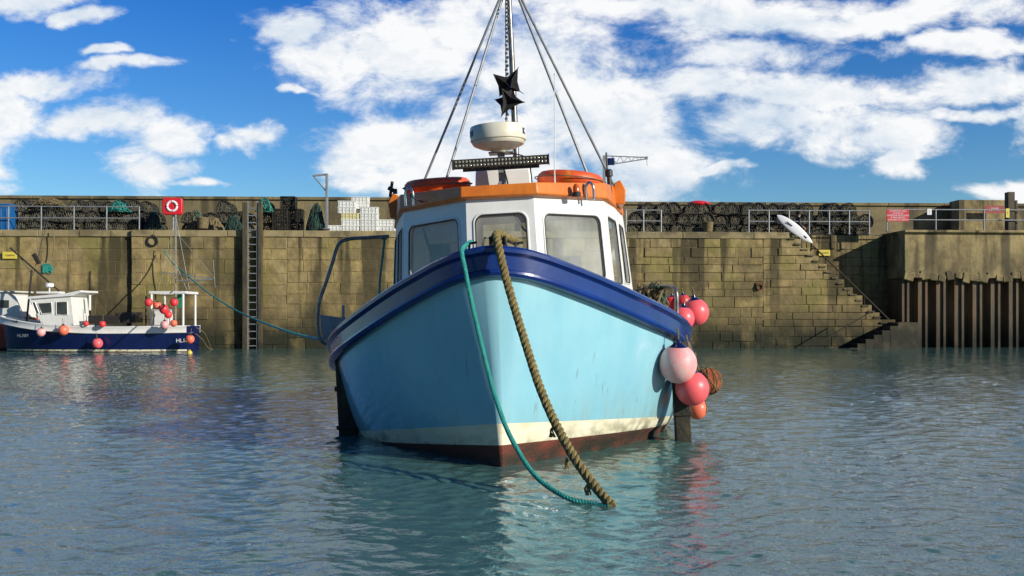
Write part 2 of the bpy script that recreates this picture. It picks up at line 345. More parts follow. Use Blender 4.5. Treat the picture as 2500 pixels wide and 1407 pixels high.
nr,nc=Xg.shape; me=bpy.data.meshes.new('water'); me.vertices.add(nr*nc); me.vertices.foreach_set('co',np.stack([Xg,Yg,Z],-1).ravel())
idx=np.arange(nr*nc).reshape(nr,nc); q=np.stack([idx[:-1,:-1],idx[:-1,1:],idx[1:,1:],idx[1:,:-1]],-1).reshape(-1,4)
me.loops.add(q.size); me.loops.foreach_set('vertex_index',q.ravel()); me.polygons.add(len(q)); me.polygons.foreach_set('loop_start',np.arange(0,q.size,4)); me.polygons.foreach_set('loop_total',np.full(len(q),4)); me.update(calc_edges=True); me.validate()
me.polygons.foreach_set('use_smooth',[True]*len(me.polygons))
wat=bpy.data.objects.new('water',me); col.objects.link(wat); wat['kind']='structure'
mw=bpy.data.materials.new('harbour_water'); mw.use_nodes=True; n=mw.node_tree.nodes; l=mw.node_tree.links; p=n['Principled BSDF']
p.inputs['Roughness'].default_value=.02; p.inputs['IOR'].default_value=1.75
tc=N('ShaderNodeTexCoord')
nn=noise_(tc.outputs['Object'],.35,4,.5)
cm=N('ShaderNodeMix',data_type='RGBA'); cm.inputs[6].default_value=(.050,.125,.105,1); cm.inputs[7].default_value=(.075,.155,.135,1); l.new(nn,cm.inputs[0]); l.new(cm.outputs[2],p.inputs['Base Color'])
h1=noise_(tc.outputs['Object'],6,4,.6,st=(.75,1.2,1)); h2=noise_(tc.outputs['Object'],15,3,.6,st=(.8,1.2,1))
hh=math_('ADD',math_('MULTIPLY',h1,.60),math_('MULTIPLY',h2,.36))
bp=N('ShaderNodeBump'); bp.inputs['Strength'].default_value=1; bp.inputs['Distance'].default_value=.016; l.new(hh,bp.inputs['Height']); l.new(bp.outputs[0],p.inputs['Normal'])
me.materials.append(mw)
# ================= main fishing boat
boat=root('fishing_boat','light blue fishing boat with white wheelhouse moored afloat, seen bow on','boat',(-.10,9.05,0),(0,math.radians(-3.0),math.radians(-2.4)))
BM=Matrix.LocRotScale(boat.location,boat.rotation_euler,None); BI=BM.inverted()
def L(u,v,Y): return BI@pt(u,v,Y)
def interp(y,xs,vs):
    xs=np.array(xs,float); vs=np.array(vs,float); m=np.gradient(vs,xs)
    i=np.clip(np.searchsorted(xs,y)-1,0,len(xs)-2); h=xs[i+1]-xs[i]; t=(y-xs[i])/h
    return float((2*t**3-3*t**2+1)*vs[i]+(t**3-2*t**2+t)*h*m[i]+(-2*t**3+3*t**2)*vs[i+1]+(t**3-t**2)*h*m[i+1])
def hull_b(S,y,z):
    B=max(interp(y,*S['bs']),.002); Wd=max(interp(y,*S['bw']),.001); ZS=interp(y,*S['zs'])
    if z<0: return Wd*math.sqrt(max(0,1-(z/S['zk'])**2*.995))
    pw=S.get('p0',1.0)-S.get('full',.42)*min(1,max(0,y/2.2)); return Wd+(B-Wd)*((z/ZS)**pw)
def make_hull(S,parent,mats,bandprof,bandmat,names=('hull','gunwale','deck'),deckdrop=.45,deckmat=None):
    ysn=S['ys']; bs=lambda y:interp(y,*S['bs']); zs=lambda y:interp(y,*S['zs'])
    nu,nl,ns,nt=8,3,3,16
    rows=[]
    for y in ysn:
        ZS=zs(y); zr=S['zr'](y); zt=S['zt'](y); zk=S['zk']
        zz=list(np.linspace(zk,zr,nu,endpoint=False))+list(np.linspace(zr,zt,ns,endpoint=False))+list(np.linspace(zt,ZS-.02,nt))
        rows.append([(hull_b(S,y,z),y+S['rake']*(1-z/ZS)*math.exp(-y*1.2),z) for z in zz])
    nz=len(rows[0]); mb=MB(); vs=[];fs=[];mi=[]
    allrows=[[(-b,y,z) for b,y,z in r] for r in rows[::-1]]+[[(b,y,z) for b,y,z in r] for r in rows]
    for r in allrows: vs+=r
    for i in range(len(allrows)-1):
        for j in range(nz-1):
            fs.append((i*nz+j,(i+1)*nz+j,(i+1)*nz+j+1,i*nz+j+1)); mi.append(0 if j<nu else (1 if j<nu+ns else 2))
    last=len(allrows)-1; fs.append(tuple([j for j in range(nz)]+[last*nz+j for j in range(nz-1,-1,-1)])); mi.append(2)
    mb.v=vs; mb.f=fs; mb.m=mi; mb.t=[.5]*len(vs)
    mb.obj(names[0],mats,parent,angle=62)
    path=[(-bs(y),y,zs(y)) for y in ysn[::-1]]+[(bs(y),y,zs(y)) for y in ysn]
    path=[Vector(p) for p in path]; N_=len(path); vs=[];fs=[]; k=len(bandprof)
    for i in range(N_):
        t=path[min(i+1,N_-1)]-path[max(i-1,0)]; nn=Vector((t.y,-t.x,0)).normalized()
        for o,dz in bandprof: vs.append(path[i]+nn*o+Vector((0,0,dz)))
    for i in range(N_-1):
        for j in range(k): fs.append((i*k+j,i*k+(j+1)%k,(i+1)*k+(j+1)%k,(i+1)*k+j))
    fs.append(tuple(range(k))); fs.append(tuple((N_-1)*k+j for j in range(k)))
    g=MB().add(vs,fs); g.obj(names[1],bandmat,parent,angle=35)
    d=MB(); vs=[];fs=[]
    for y in ysn:
        b=max(.01,bs(y)-.07-.25*max(0,.3-y)); z=zs(y)-deckdrop; b2=min(b,max(.01,bs(y)*.93-.05)); vs+=[(-b2,y+.06,z),(0,y+.06,z+.04),(b2,y+.06,z)]
    for i in range(len(ysn)-1):
        for j in range(2): fs.append((i*3+j,i*3+j+1,i*3+j+4,i*3+j+3))
    d.add(vs,fs).obj(names[2],deckmat or m_white,parent)
S=dict(ys=[0,.008,.02,.04,.07,.11,.16,.22,.32,.45,.6,.8,1,1.25,1.5,1.75,2,2.3,2.6,3,3.4,4,4.6,5.3,6,7,8,9],
 bs=([0,.05,.15,.3,.5,1,1.5,2,3,4,6,9],[.05,.23,.42,.62,.85,1.30,1.63,1.88,2.14,2.17,2.10,1.80]),
 bw=([0,.12,.5,1,2,3,4,6,9],[.012,.08,.34,.73,1.42,1.83,1.93,1.93,1.5]),
 zs=([0,.5,1,2,3,4,6,9],[2.02,1.78,1.58,1.31,1.11,1.03,1.0,1.1]),p0=.84,full=.38,
 zr=lambda y:max(.20-.065*y,-.02),zt=lambda y:max(.40-.105*y,.07),zk=-.45,rake=.14)
band=[(-.09,.0),(.045,.012),(.07,-.01),(.07,-.045),(.045,-.06),(.03,-.075),(.03,-.20),(.055,-.212),(.06,-.235),(.045,-.262),(.005,-.275),(-.02,-.26),(-.03,-.05),(-.09,-.05)]
make_hull(S,boat,[m_anti,m_stripe,m_hull],band,m_blue)
# wheelhouse
zb,zt_=.85,2.77
colm=[((-1.84,5.4),(-1.68,5.4)),((-1.60,4.3),(-1.47,4.3)),((-1.34,3.2),(-1.24,3.27)),((-.42,2.28),(-.39,2.40)),((.42,2.28),(.39,2.40)),((1.34,3.2),(1.24,3.27)),((1.56,4.3),(1.44,4.3)),((1.76,5.4),(1.60,5.4))]
wh=MB(); wins=[]
def panel(A,Bc,win):
    P0=Vector((*A[0],zb));P1=Vector((*Bc[0],zb));P2=Vector((*Bc[1],zt_));P3=Vector((*A[1],zt_))
    f=lambda a,b:(P0*(1-a)+P1*a)*(1-b)+(P3*(1-a)+P2*a)*b
    nrm=(P1-P0).cross(P3-P0).normalized(); 
    if nrm.dot(Vector((*((Vector(A[0])+Vector(Bc[0]))/2-Vector((0,4.2))),0)))<0: nrm=-nrm
    a0,a1,b0,b1=win; W=(P1-P0).length; Hh=(P3-P0).length; r=.1; ra,rb=r/W,r/Hh
    cs=[(a0+ra,b0+rb,180),(a1-ra,b0+rb,270),(a1-ra,b1-rb,0),(a0+ra,b1-rb,90)]; K=7; ring=[]
    for ca,cb_,st in cs:
        for j in range(K):
            an=math.radians(st+90*j/(K-1)); ring.append(f(ca+ra*math.cos(an),cb_+rb*math.sin(an)))
    out=[P0,P1,P2,P3]; vs=out+ring+[p-nrm*.04 for p in ring]; fs=[]
    for i in range(4):
        for j in range(K-1): fs.append((i,4+i*K+j,4+i*K+j+1))
        i2=(i+1)%4; fs.append((i,4+i*K+K-1,4+i2*K,i2))
    R=4*K
    for j in range(R): fs.append((4+j,4+(j+1)%R,4+R+(j+1)%R,4+R+j))
    wh.add(vs,fs); wins.append((ring,nrm,f,win))
wd=[(.10,.90,.48,.89),(.12,.92,.46,.89),(.10,.88,.47,.885),(.13,.87,.47,.89),(.12,.90,.47,.885),(.08,.88,.46,.89),(.10,.90,.48,.89)]
for i in range(7): panel(colm[i],colm[i+1],wd[i])
def bx(x,z): k=(z-zb)/(zt_-zb); e=1.78*(1-k)+1.62*k; return (x*e,5.4,z)
wh.add([bx(-1,zb),bx(-.25,zb),bx(-.25,zt_),bx(-1,zt_)],[(0,1,2,3)]); wh.add([bx(.25,zb),bx(1,zb),bx(1,1.8),bx(.25,1.8)],[(0,1,2,3)]); wh.add([bx(.9,1.8),bx(1,1.8),bx(1,zt_),bx(.9,zt_)],[(0,1,2,3)])
whp=wh.obj('wheelhouse',[m_white],boat,angle=25)
for ring,nrm,f,win in wins:
    g=MB(); g.add([p-nrm*.02 for p in ring],[tuple(range(len(ring)))],0)
    g.tube([p+nrm*.004 for p in ring],.010,6,1,closed=True); g.tube([p+nrm*.001+(p-sum(ring,Vector())/len(ring)).normalized()*.022 for p in ring],.014,6,2,closed=True)
    g.obj('window',[m_glass,m_dark,m_white],whp)
wp=MB(); f=wins[3][2]; q0=f(.5,.5)+Vector((0,-.04,0)); q1=f(.3,.66)+Vector((0,-.04,0)); wp.tube([q0,q1],.006,6); wp.tube([f(.22,.56)+Vector((0,-.035,0)),f(.38,.78)+Vector((0,-.035,0))],.007,6)
wp.obj('wiper',[m_dark],whp)
it=MB(); it.box((0,4.3,.9),(2.6,2.2,.05)); it.box((0,2.95,1.45),(1.3,.5,.9)); it.box((.0,2.9,1.93),(1.5,.45,.05)); it.obj('console',[m_inter],boat,bevel=.01)
it=MB(); it.torus((-.45,3.25,1.95),.2,.015,M=Euler((1.1,0,0)).to_matrix()); it.obj('steering_wheel',[m_dark],boat)
it=MB(); it.box((-.2,4.1,1.55),(.5,.5,.12)); it.box((-.2,4.33,1.95),(.5,.1,.7)); it.tube([(-.2,4.1,.9),(-.2,4.1,1.5)],.05); it.obj('seat',[m_seat],boat,bevel=.03)
for c_,s_ in(((.75,3.2,1.95),(.34,.2,.26)),((-.1,3.0,2.1),(.3,.12,.22)),((-.85,3.6,2.1),(.25,.25,.5))):
    it=MB(); it.box(c_,s_); it.obj('instrument_screen',[m_black],boat,bevel=.01)
it=MB(); it.tube(cr([(.1,3.1,2.66),(.3,3.2,2.4),(.55,3.2,2.55),(.7,3.2,2.66)],8),.012); it.obj('hanging_cable',[m_black],boat)
it=MB(); it.tube(cr([(-1.1,4,2.6),(-1.,3.8,2.3),(-.8,3.9,1.9),(-.95,3.8,1.6)],8),.02); it.obj('hanging_cable',[m_black],boat)
# roof
o=[(-1.73,5.55,3.09),(-1.52,4.4,3.06),(-1.29,3.22,2.965),(-.44,2.31,2.90),(.44,2.31,2.90),(1.29,3.22,2.965),(1.48,4.4,3.06),(1.65,5.55,3.09)]
rf=MB(); vs=[];fs=[]; n_=8
for x,y,z in o: vs.append((x*.97,y+.04*(y<5),2.745))
for x,y,z in o: vs.append((x,y,2.77))
for x,y,z in o: vs.append((x*.985,y+.015,z))
for x,y,z in o: vs.append((x*.94,y+(.08 if y<5 else -.1),z-.01))
for x,y,z in o: vs.append((x*.93,y+(.10 if y<5 else -.12),2.84))
for k in range(4):
    for i in range(n_): fs.append((k*n_+i,k*n_+(i+1)%n_,(k+1)*n_+(i+1)%n_,(k+1)*n_+i))
fs.append(tuple(range(n_))); fs.append(tuple(range(4*n_,5*n_))); rf.add(vs,fs)
for sx in(-1,1): rf.extr([(sx*1.40,2.82),(sx*1.45,3.09),(sx*1.53,3.13),(sx*1.60,3.0),(sx*1.58,2.80)],4.3,5.3)
roof=rf.obj('roof',[m_orange],boat,bevel=.012,angle=30)
hb=MB(); c=L(1229,440,12.1); hb.box((c.x,c.y+.3,3.01),(.72,.6,.36),taper=.93); hb.obj('roof_hatch',[m_white],boat,bevel=.03)
# radar + bracket + lightbar
c=L(1218,366,11.9); rd=MB(); rd.lathe([(.09,-.03),(.10,0),(.22,.022),(.30,.058),(.318,.085),(.306,.090),(.306,.100),(.330,.104),(.334,.115),(.333,.262),(.328,.272),(.315,.277),(.001,.279)],48)
rad=rd.obj('radar_dome',[mat('cream_radome',(.80,.78,.66),(.64,.59,.42),4,.45)],boat,loc=c,angle=30)
for ch,an in(('E',-166),('N',-156),('K',-22)):
    a_=math.radians(an); text(ch,.10,m_navyink,rad,(.337*math.cos(a_),.337*math.sin(a_),.185),(math.pi/2,0,a_+math.pi/2),bold=.003)
br=MB(); c0=L(1224,372,11.95); c1=L(1226,478,11.75); br.box(((c0.x+c1.x)/2,c0.y,(c0.z+c1.z)/2),(.085,.085,c0.z-c1.z+.05))
br.extr([(c1.x-.13,c1.z-.03),(c1.x+.13,c1.z-.03),(c1.x+.03,c1.z+.17),(c1.x-.03,c1.z+.17)],c1.y-.02,c1.y+.14); br.box((c0.x,c0.y,c0.z-.01),(.3,.2,.02)); br.obj('radar_bracket',[m_galv],boat,bevel=.004)
c=L(1222,395,11.65); lb=MB(); lb.box((0,.02,0),(1.12,.07,.105),0)
for i in range(26):
    for j in(-1,1): lb.lathe([(.017,0),(.012,.006),(.001,.008)],8,1,(-.525+i*.042,-.017,j*.023),Matrix.Rotation(math.pi/2,3,'X'))
lb.box((-.565,.02,0),(.012,.085,.12),0);lb.box((.565,.02,0),(.012,.085,.12),0); lb.box((0,.05,-.07),(.9,.03,.03),0)
lb.obj('light_bar',[m_dark,m_led],boat,loc=c,bevel=.002)
# mast and stays
ms=MB(); ms.tube([L(1266,520,13.4),L(1252,200,13.35),L(1238,-110,13.3)],[.045,.04,.03],12); ms.tube([L(1237,300,13.1),L(1236,-60,13.2)],.016,8)
for i in range(34): ms.ball(L(1236+(i%2)*3,290-i*10,13.1),.022,0,6)
ms.obj('mast',[m_steel],boat)
top=L(1244,-62,13.3)
for e in((1030,455,13.7),(1086,450,12.7),(1440,440,12.9),(1500,455,13.9)):
    st=MB(); st.tube([top,L(*e)],.018,8); q=L(*e); st.tube([q,q-Vector((0,0,.3))],.022,8); st.obj('mast_stay',[m_galv],boat)
rr=MB(); rgr=random.Random(11)
for (u,v,az,ex) in((1240,204,.5,.55),(1241,246,1.25,.25)):
    c=L(u,v,12.9); E=Euler((ex,.5,az)).to_matrix()
    for ax in range(3):
        pl=[]
        for k in range(8):
            a_=math.pi/4*k; R_=rgr.uniform(.19,.26) if k%2==0 else rgr.uniform(.08,.14); q=[0,0,0]; q[(ax+1)%3]=R_*math.cos(a_); q[(ax+2)%3]=R_*math.sin(a_); pl.append(c+E@Vector(q))
        nn=E@Vector([1 if i==ax else 0 for i in range(3)])*.003
        rr.add([p+nn for p in pl]+[p-nn for p in pl],[tuple(range(8)),tuple(range(15,7,-1))]+[(i,(i+1)%8,8+(i+1)%8,8+i) for i in range(8)])
rr.obj('radar_reflector',[m_black],boat,smooth=False)
an=MB(); an.tube([L(1355,470,12),L(1354,420,12),L(1354,182,12)],[.014,.007,.005],6); an.ball(L(1354,181,12),.012,0,8); an.obj('antenna',[m_white],boat)
hn=MB(); c=L(1372,466,11.75); hn.lathe([(.02,.22),(.025,.08),(.045,.02),(.075,-.0),(.078,-.01),(.06,0),(.02,.06),(.001,.07)],20,0,c,Matrix.Rotation(-math.pi/2,3,'X')); hn.box(c+Vector((0,.1,-.06)),(.05,.1,.1)); hn.obj('horn',[m_steel],boat)
bc=MB(); c=L(1408,480,11.7); bc.lathe([(.05,0),(.05,.05),(.042,.055)],16,1,c); bc.lathe([(.04,.055),(.04,.12),(.02,.15),(.001,.155)],16,0,c); bc.obj('beacon_lamp',[mat('amber_lens',(.6,.12,.02),None,5,.2),m_black],boat)
for (u,v,Y) in((1000,492,11.9),(1440,478,11.9)):
    c=L(u,v,Y); g=MB(); g.tube(cr([c+Vector((-.045,0,-.05)),c+Vector((-.045,0,.1)),c+Vector((0,0,.16)),c+Vector((.045,0,.1)),c+Vector((.045,0,-.05))],8),.017,10); g.obj('grab_rail',[m_chrome],boat)
g=MB(); c=L(1487,432,12.9); g.lathe([(.03,-.25),(.03,.0),(.05,.01),(.05,.08),(.03,.1)],12,0,c); g.tube([c+Vector((-.02,0,.0)),c+Vector((-.02,0,.32))],.012); g.obj('navigation_lamp',[m_dark],boat)
g=MB(); c=L(955,462,12.9); g.tube([c+Vector((-.02,0,-.1)),c+Vector((.02,0,.1))],.02); g.box(c,(.08,.06,.05),0,(0,.5,0)); g.box(c+Vector((.05,0,-.03)),(.05,.06,.06)); g.obj('navigation_lamp',[m_dark],boat)
for P_,r_ in(([(1300,470,11.7),(1296,420,11.8),(1285,385,11.8),(1240,372,11.9)],.008),([(1036,495,12),(1020,488,11.9),(1003,478,11.9),(1010,465,12)],.01),([(1226,400,11.8),(1238,440,11.7),(1243,470,11.7)],.009)):
    g=MB(); g.tube(cr([L(*q) for q in P_],8),r_,6); g.obj('cable',[m_black],boat)
# side frame (pot hauler) and plate
Y=13.2; g=MB(); g.tube(cr([L(950,577,Y),L(900,580,Y),L(850,584,Y),L(826,598,Y),L(812,640,Y),L(796,690,Y),L(779,742,Y),L(776,800,Y),L(786,832,Y),L(812,842,Y),L(840,838,Y)],8),.024,10); g.obj('hauler_frame',[m_steel],boat)
g=MB(); pp=[L(781,768,13.1),L(852,778,13.1),L(848,840,13.1),L(800,838,13.1),L(784,812,13.1)]; g.add(pp+[p+Vector((0,.04,0)) for p in pp],[(0,1,2,3,4),(9,8,7,6,5)]+[(i,(i+1)%5,(i+1)%5+5,i+5) for i in range(5)])
g.tube([L(838,745,13.15),L(838,790,13.15)],.02); g.lathe([(.05,0),(.05,.05)],12,0,L(812,805,13.0),Matrix.Rotation(math.pi/2,3,'X')); g.obj('hauler_plate',[m_galv],boat,bevel=.004)
g=MB(); Y=11.9; g.tube(cr([L(1560,712,13),L(1600,702,12.6),L(1635,700,12.1),L(1650,712,Y),L(1652,760,Y),L(1652,815,Y)],8),.028,10); g.tube([L(1600,702,12.6),L(1600,760,12.6)],.02); g.obj('side_rail',[m_steel],boat)
g=MB()
rs2=random.Random(4)
for i in range(20):
    a=rs2.uniform(1555,1638); pts=[L(a+rs2.uniform(-14,22),rs2.uniform(690,758),rs2.uniform(12.2,12.8)) for _ in range(5)]
    g.tube(cr(pts,6),.012+.006*rs2.random(),6,rs2.choice([0,0,1]))
g.obj('rope_tangle',[m_tan,m_grn],boat)
# legs
for (u,Y,d,vt) in((1668,11.15,.17,850),(852,11.6,.2,860)):
    g=MB(); c=BI@pt(u,1075,Y); g.box((c.x,c.y,.25),(d,.16,1.5)); g.box((c.x,c.y-.085,.65),(d+.04,.02,.06)); g.box((c.x,c.y-.085,.2),(d+.04,.02,.05)); g.obj('beaching_leg',[m_wood],boat,bevel=.01)
g=MB(); c=L(1216,590,9.15); g.box(c+Vector((0,.05,-.03)),(.16,.2,.03)); g.box(c+Vector((-.07,.0,.01)),(.02,.14,.07)); g.box(c+Vector((.07,.0,.01)),(.02,.14,.07)); g.lathe([(.03,-.06),(.02,0),(.03,.06)],14,0,c+Vector((0,-.02,.0)),Matrix.Rotation(math.pi/2,3,'Y')); g.obj('bow_roller',[m_dark],boat,bevel=.004)
for u in(1152,1265):
    g=MB(); c=L(u,600,9.25); g.tube([c+Vector((-.03,0,-.04)),c+Vector((-.02,0,.02))],.012); g.tube([c+Vector((-.05,0,.02)),c+Vector((.05,.0,.03))],.012); g.obj('cleat',[m_dark],boat)
g=MB(); g.tube(cr([L(825,830,12.6),L(822,880,12.5),L(828,960,12.4),L(834,1045,12.2),L(842,1085,12.0)],8),.012,6); g.tube(cr([L(845,905,12),L(858,893,11.9),L(872,880,11.8)],4),.02,6); g.obj('hanging_line',[m_dark],boat)
def ringobj(label,loc,rot,R=.32,r=.085):
    b=root('lifebuoy',label,'lifebuoy',loc,rot,'lifebuoys stowed on the wheelhouse roof')
    g=MB(); g.torus((0,0,0),R,r,segmats=lambda i:1 if i%20==3 else 0); g.obj('ring',[m_buoyring,m_orange],b)
    g=MB(); pts=[]
    for i in range(40):
        a=2*math.pi*i/40; k=R+r+.008+.02*abs(math.sin(a*2)); pts.append((k*math.cos(a),k*math.sin(a),.01))
    g.tube(pts,.007,6,closed=True); g.obj('grab_line',[m_tan],b)
ringobj('orange lifebuoy with rope lying on the wheelhouse roof',pt(1068,456,12.75),(math.radians(4),math.radians(-5),.2),.33,.10)
ringobj('orange lifebuoy lying on the wheelhouse roof',pt(1392,442,12.8),(math.radians(4),math.radians(2),.9),.33,.10)
# fenders
def fender(name,label,c,r,m,topm=m_navy2,hang=.3,grp='round fenders hung along the boat'):
    b=root(name,label,'fender',c,(random.uniform(-.1,.1),random.uniform(-.15,.15),random.random()*3),grp)
    g=MB(); k=16; prof=[(max(1e-4,r*math.sin(math.pi*i/k)),-r*math.cos(math.pi*i/k)*1.04) for i in range(k+1)]; g.lathe(prof,32); g.obj('ball',[m],b)
    g=MB(); g.lathe([(r*.5,r*.905),(r*.36,r*.99),(r*.18,r*1.12),(r*.15,r*1.28),(.001,r*1.3)],18); g.obj('collar',[topm],b)
    g=MB(); g.tube([(0,0,r*1.2),(.01,.0,r*1.3+hang*.5),(0,.02,r*1.3+hang)],.009,6); g.obj('lanyard',[m_tan],b)
fender('fender','faded pink round fender with blue top against hull',pt(1655,888,10.75),.205,m_pale,hang=.12)
fender('fender','coral pink round fender hanging low beside hull',pt(1690,948,10.95),.185,m_pink,hang=.35)
fender('fender','small orange pink fender near the waterline',pt(1702,998,11.6),.12,m_orf,hang=.5)
fender('fender','coral pink round fender hung from side rail',pt(1698,762,12.3),.165,m_pink,hang=.1)
fender('fender','coral pink round fender hung from side rail',pt(1666,778,12.0),.145,m_pink,hang=.1)
fender('fender','small red fender tucked behind side rail',pt(1668,736,12.7),.09,m_red,hang=.05)
fender('fender','small red fender tucked behind side rail',pt(1640,742,12.8),.10,m_red,hang=.05)
fender('fender','small red fender tucked behind side rail',pt(1618,745,12.9),.09,m_red,hang=.05)
b=root('mooring_buoy','rusty orange buoy wrapped in old netting beside hull','buoy',pt(1730,930,11.4)); g=MB(); g.ball((0,0,0),.155,0,28); g.obj('ball',[m_rust],b)
g=MB()
for i in range(12):
    a=random.random()*3.14; E=Euler((random.random()*3,random.random()*3,a)).to_matrix(); g.torus((0,0,0),.158,.005,M=E,n=24,k=5)
g.tube(cr([(-.03,0,-.15),(-.04,0,-.22),(-.02,0,-.3),(-.03,0,-.38)],4),.008,5); g.tube(cr([(-.1,0,.1),(-.2,-.1,.3),(-.25,-.1,.45)],4),.015,5); g.obj('netting',[m_tan],b)
# ropes
g=MB(); twisted(g,[pt(1262,590,9.6),pt(1236,580,9.3),pt(1214,571,9.12),pt(1217,600,8.94),pt(1236,680,8.84),pt(1262,770,8.68),pt(1290,860,8.5),pt(1318,945,8.28),pt(1352,1025,8.05),pt(1404,1120,7.72),pt(1455,1190,7.5),pt(1500,1240,7.3)],.039,.16)
for (u,v,Y) in((1383,1118,7.8),(1437,1180,7.55),(1352,1040,8.0)):
    for k in range(5): a=pt(u,v,Y); g.tube(cr([a,a+Vector((random.uniform(-.03,.02),0,-.04)),a+Vector((random.uniform(-.04,.02),0,-.09))],3),.007,5)
for k in range(5):
    c=pt(1215,580,9.12); E=Euler((random.uniform(-.4,.4),random.uniform(1.0,1.8),random.uniform(0,1))).to_matrix(); g.torus(c+Vector((random.uniform(-.05,.06),random.uniform(.05,.2),random.uniform(-.02,.0))),.04,.016,M=E,n=16,k=6)
meta(g.obj('mooring_rope',[m_rope],origin=pt(1214,571,9.12)),'thick brown three strand mooring rope running from bow into water','rope')
g=MB(); twisted(g,[pt(1150,590,9.5),pt(1138,598,9.2),pt(1128,614,8.98),pt(1136,660,8.92),pt(1152,740,8.86),pt(1190,900,8.6),pt(1218,995,8.35),pt(1250,1073,8.1),pt(1306,1160,7.75),pt(1380,1213,7.5),pt(1440,1229,7.42),pt(1490,1240,7.3)],.021,.075,n=6)
meta(g.obj('mooring_rope',[m_teal],origin=pt(1138,600,9.2)),'thin teal polypropylene rope hanging from bow into water','rope')
g=MB(); twisted(g,[pt(940,575,13.3),pt(935,620,13.3),pt(928,680,13.3),pt(926,730,13.3)],.016,.08,n=5); g.ball(pt(938,580,13.25),.04)
meta(g.obj('rope',[m_teal],origin=pt(940,575,13.3)),'teal rope hanging from hauler frame beside wheelhouse','rope')
g=MB(); twisted(g,[pt(1632,760,11.7),pt(1640,800,11.4),pt(1645,845,11.1),pt(1655,860,10.8)],.03,.1,n=6)
for k in range(8): a=pt(1640+random.uniform(-8,10),770+k*9,11.5); g.torus(a,.045,.014,M=Euler((random.random()*3,random.random()*3,0)).to_matrix(),n=14,k=6)
meta(g.obj('rope',[m_tan],origin=pt(1632,760,11.7)),'knotted tan rope holding fenders at side rail','rope')
# ================= harbour wall frame
A=math.atan(.045); ca,sa=math.cos(A),math.sin(A); O=Vector((0,42,0)); WR=(0,0,A)
def wx(u,d=0): k=(u-1250)/F; return (k*(42+d*ca)+d*sa)/(ca-k*sa)
def wz(u,v,d=0): x=wx(u,d); return H+(769-v)*(42+x*sa+d*ca)/F
def W(x,d,z): return Vector((O.x+x*ca-d*sa,O.y+x*sa+d*ca,z))
def wp_(u,v,d=0): return W(wx(u,d),d,wz(u,v,d))
QZ=4.93
def masonry(mb,x0,x1,z0,z1,d,hr=(.40,.58),lr=(.7,1.9),xmax=None,xmin=None,zmat=0,rough=.028,rng=random.Random(1),dark=0):
    # courses laid in panels so the bed joints do not run unbroken along the wall
    xa_=x0
    while xa_<x1-.05:
        xb_=xa_+rng.uniform(5,9)
        if xb_>x1-2.5: xb_=x1
        z=z1
        while z>z0+.1:
            h=min(rng.uniform(*hr),z-z0); zc=z-h/2; xe=min(xb_,xmax(zc) if xmax else xb_); x=max(xa_,xmin(zc) if xmin else xa_); first=True
            while x<xe-.05:
                Lb=rng.uniform(*lr)*(.6 if first else 1); first=False
                if x+Lb>xe-.25: Lb=xe-x
                p=rng.uniform(0,rough); g_=.003; c=.012; tn=min(1,rng.random()+dark)
                j=lambda:rng.uniform(-.008,.02)
                a=[(x+g_,d+.005,z-h+g_),(x+Lb-g_,d+.005,z-h+g_),(x+Lb-g_,d+.005,z-g_),(x+g_,d+.005,z-g_)]
                b_=[(x+g_+c+j(),d-p,z-h+g_+c+j()),(x+Lb-g_-c-j(),d-p-j(),z-h+g_+c+j()),(x+Lb-g_-c-j(),d-p,z-g_-c-j()),(x+g_+c+j(),d-p+j()*.3,z-g_-c-j())]
                mb.add(a+b_,[(4,5,6,7)]+[(i,(i+1)%4,4+(i+1)%4,4+i) for i in range(4)],zmat,tn); x+=Lb
            z-=h
        xa_=xb_
xs0,xs1=wx(1925,0),wx(2162,0); zs0,zs1=QZ,1.10
xmx=lambda z: xs1+.4 if z<zs1 else xs0+(zs0-z)/(zs0-zs1)*(xs1-xs0)
wall=root('harbour_wall','weathered stone harbour wall with stained masonry rising from water','wall',O,WR)
mb=MB(); xl=wx(-250); xb=wx(322)
masonry(mb,xl,xb-.02,-.6,QZ-.28,.12,hr=(.5,.7),lr=(1.2,2.6),rough=.012); masonry(mb,xb,wx(1530),-.6,QZ-.28,-.05)
masonry(mb,wx(1530),xs1+.4,-.6,QZ-.28,-.05,hr=(.28,.46),lr=(.4,1.3),xmax=xmx,rough=.045)
mb.obj('stonework',[m_stone],wall,smooth=False)
mb=MB(); masonry(mb,xl,xb-.02,QZ-.28,QZ,.06,hr=(.28,.281),lr=(1.2,2.0)); masonry(mb,xb,xs0,QZ-.28,QZ,-.10,hr=(.28,.281),lr=(1.2,2.0)); 
m_cope=mat('coping_stone',(.40,.315,.155),(.24,.19,.095),1.6,.9,bump=.6,bscale=9); tone(m_cope,(.22,.18,.095),.3,1,.6); stain(m_cope,(.07,.06,.03),3,5,1.1,(1,1,1),.7,noiselo=.5,noisehi=.62)
mb.box(((xl+xb)/2,.25,QZ-.14),(xb-xl-.04,.36,.276)); mb.box(((xb+xs0)/2,.10,QZ-.14),(xs0-xb-.02,.38,.276))
mb.obj('coping',[m_cope],wall,smooth=False)
mb=MB(); mb.box(((xl+xb)/2,2.574,1.95),(xb-xl,4.9,5.9)); mb.box(((xb+xs0)/2,2.454,1.95),(xs0-xb,5.0,5.9))
nst=16; dx=(xs1-xs0)/nst; dz=(zs0-zs1)/nst
mb.box(((xs0+xs1+.6)/2,3.425,1.95),(xs1+.6-xs0,3.9,5.9)); 
mb.obj('wall_core',[m_mortar],wall,smooth=False)
m_step=mat('worn_wet_steps',(.15,.12,.06),(.06,.05,.026),2.5,.85,bump=.9,bscale=9)
stain(m_step,(.02,.02,.010),2.2,.6,1.4,(1,1,.8),1,noiselo=.2,noisehi=.5)
mb=MB()
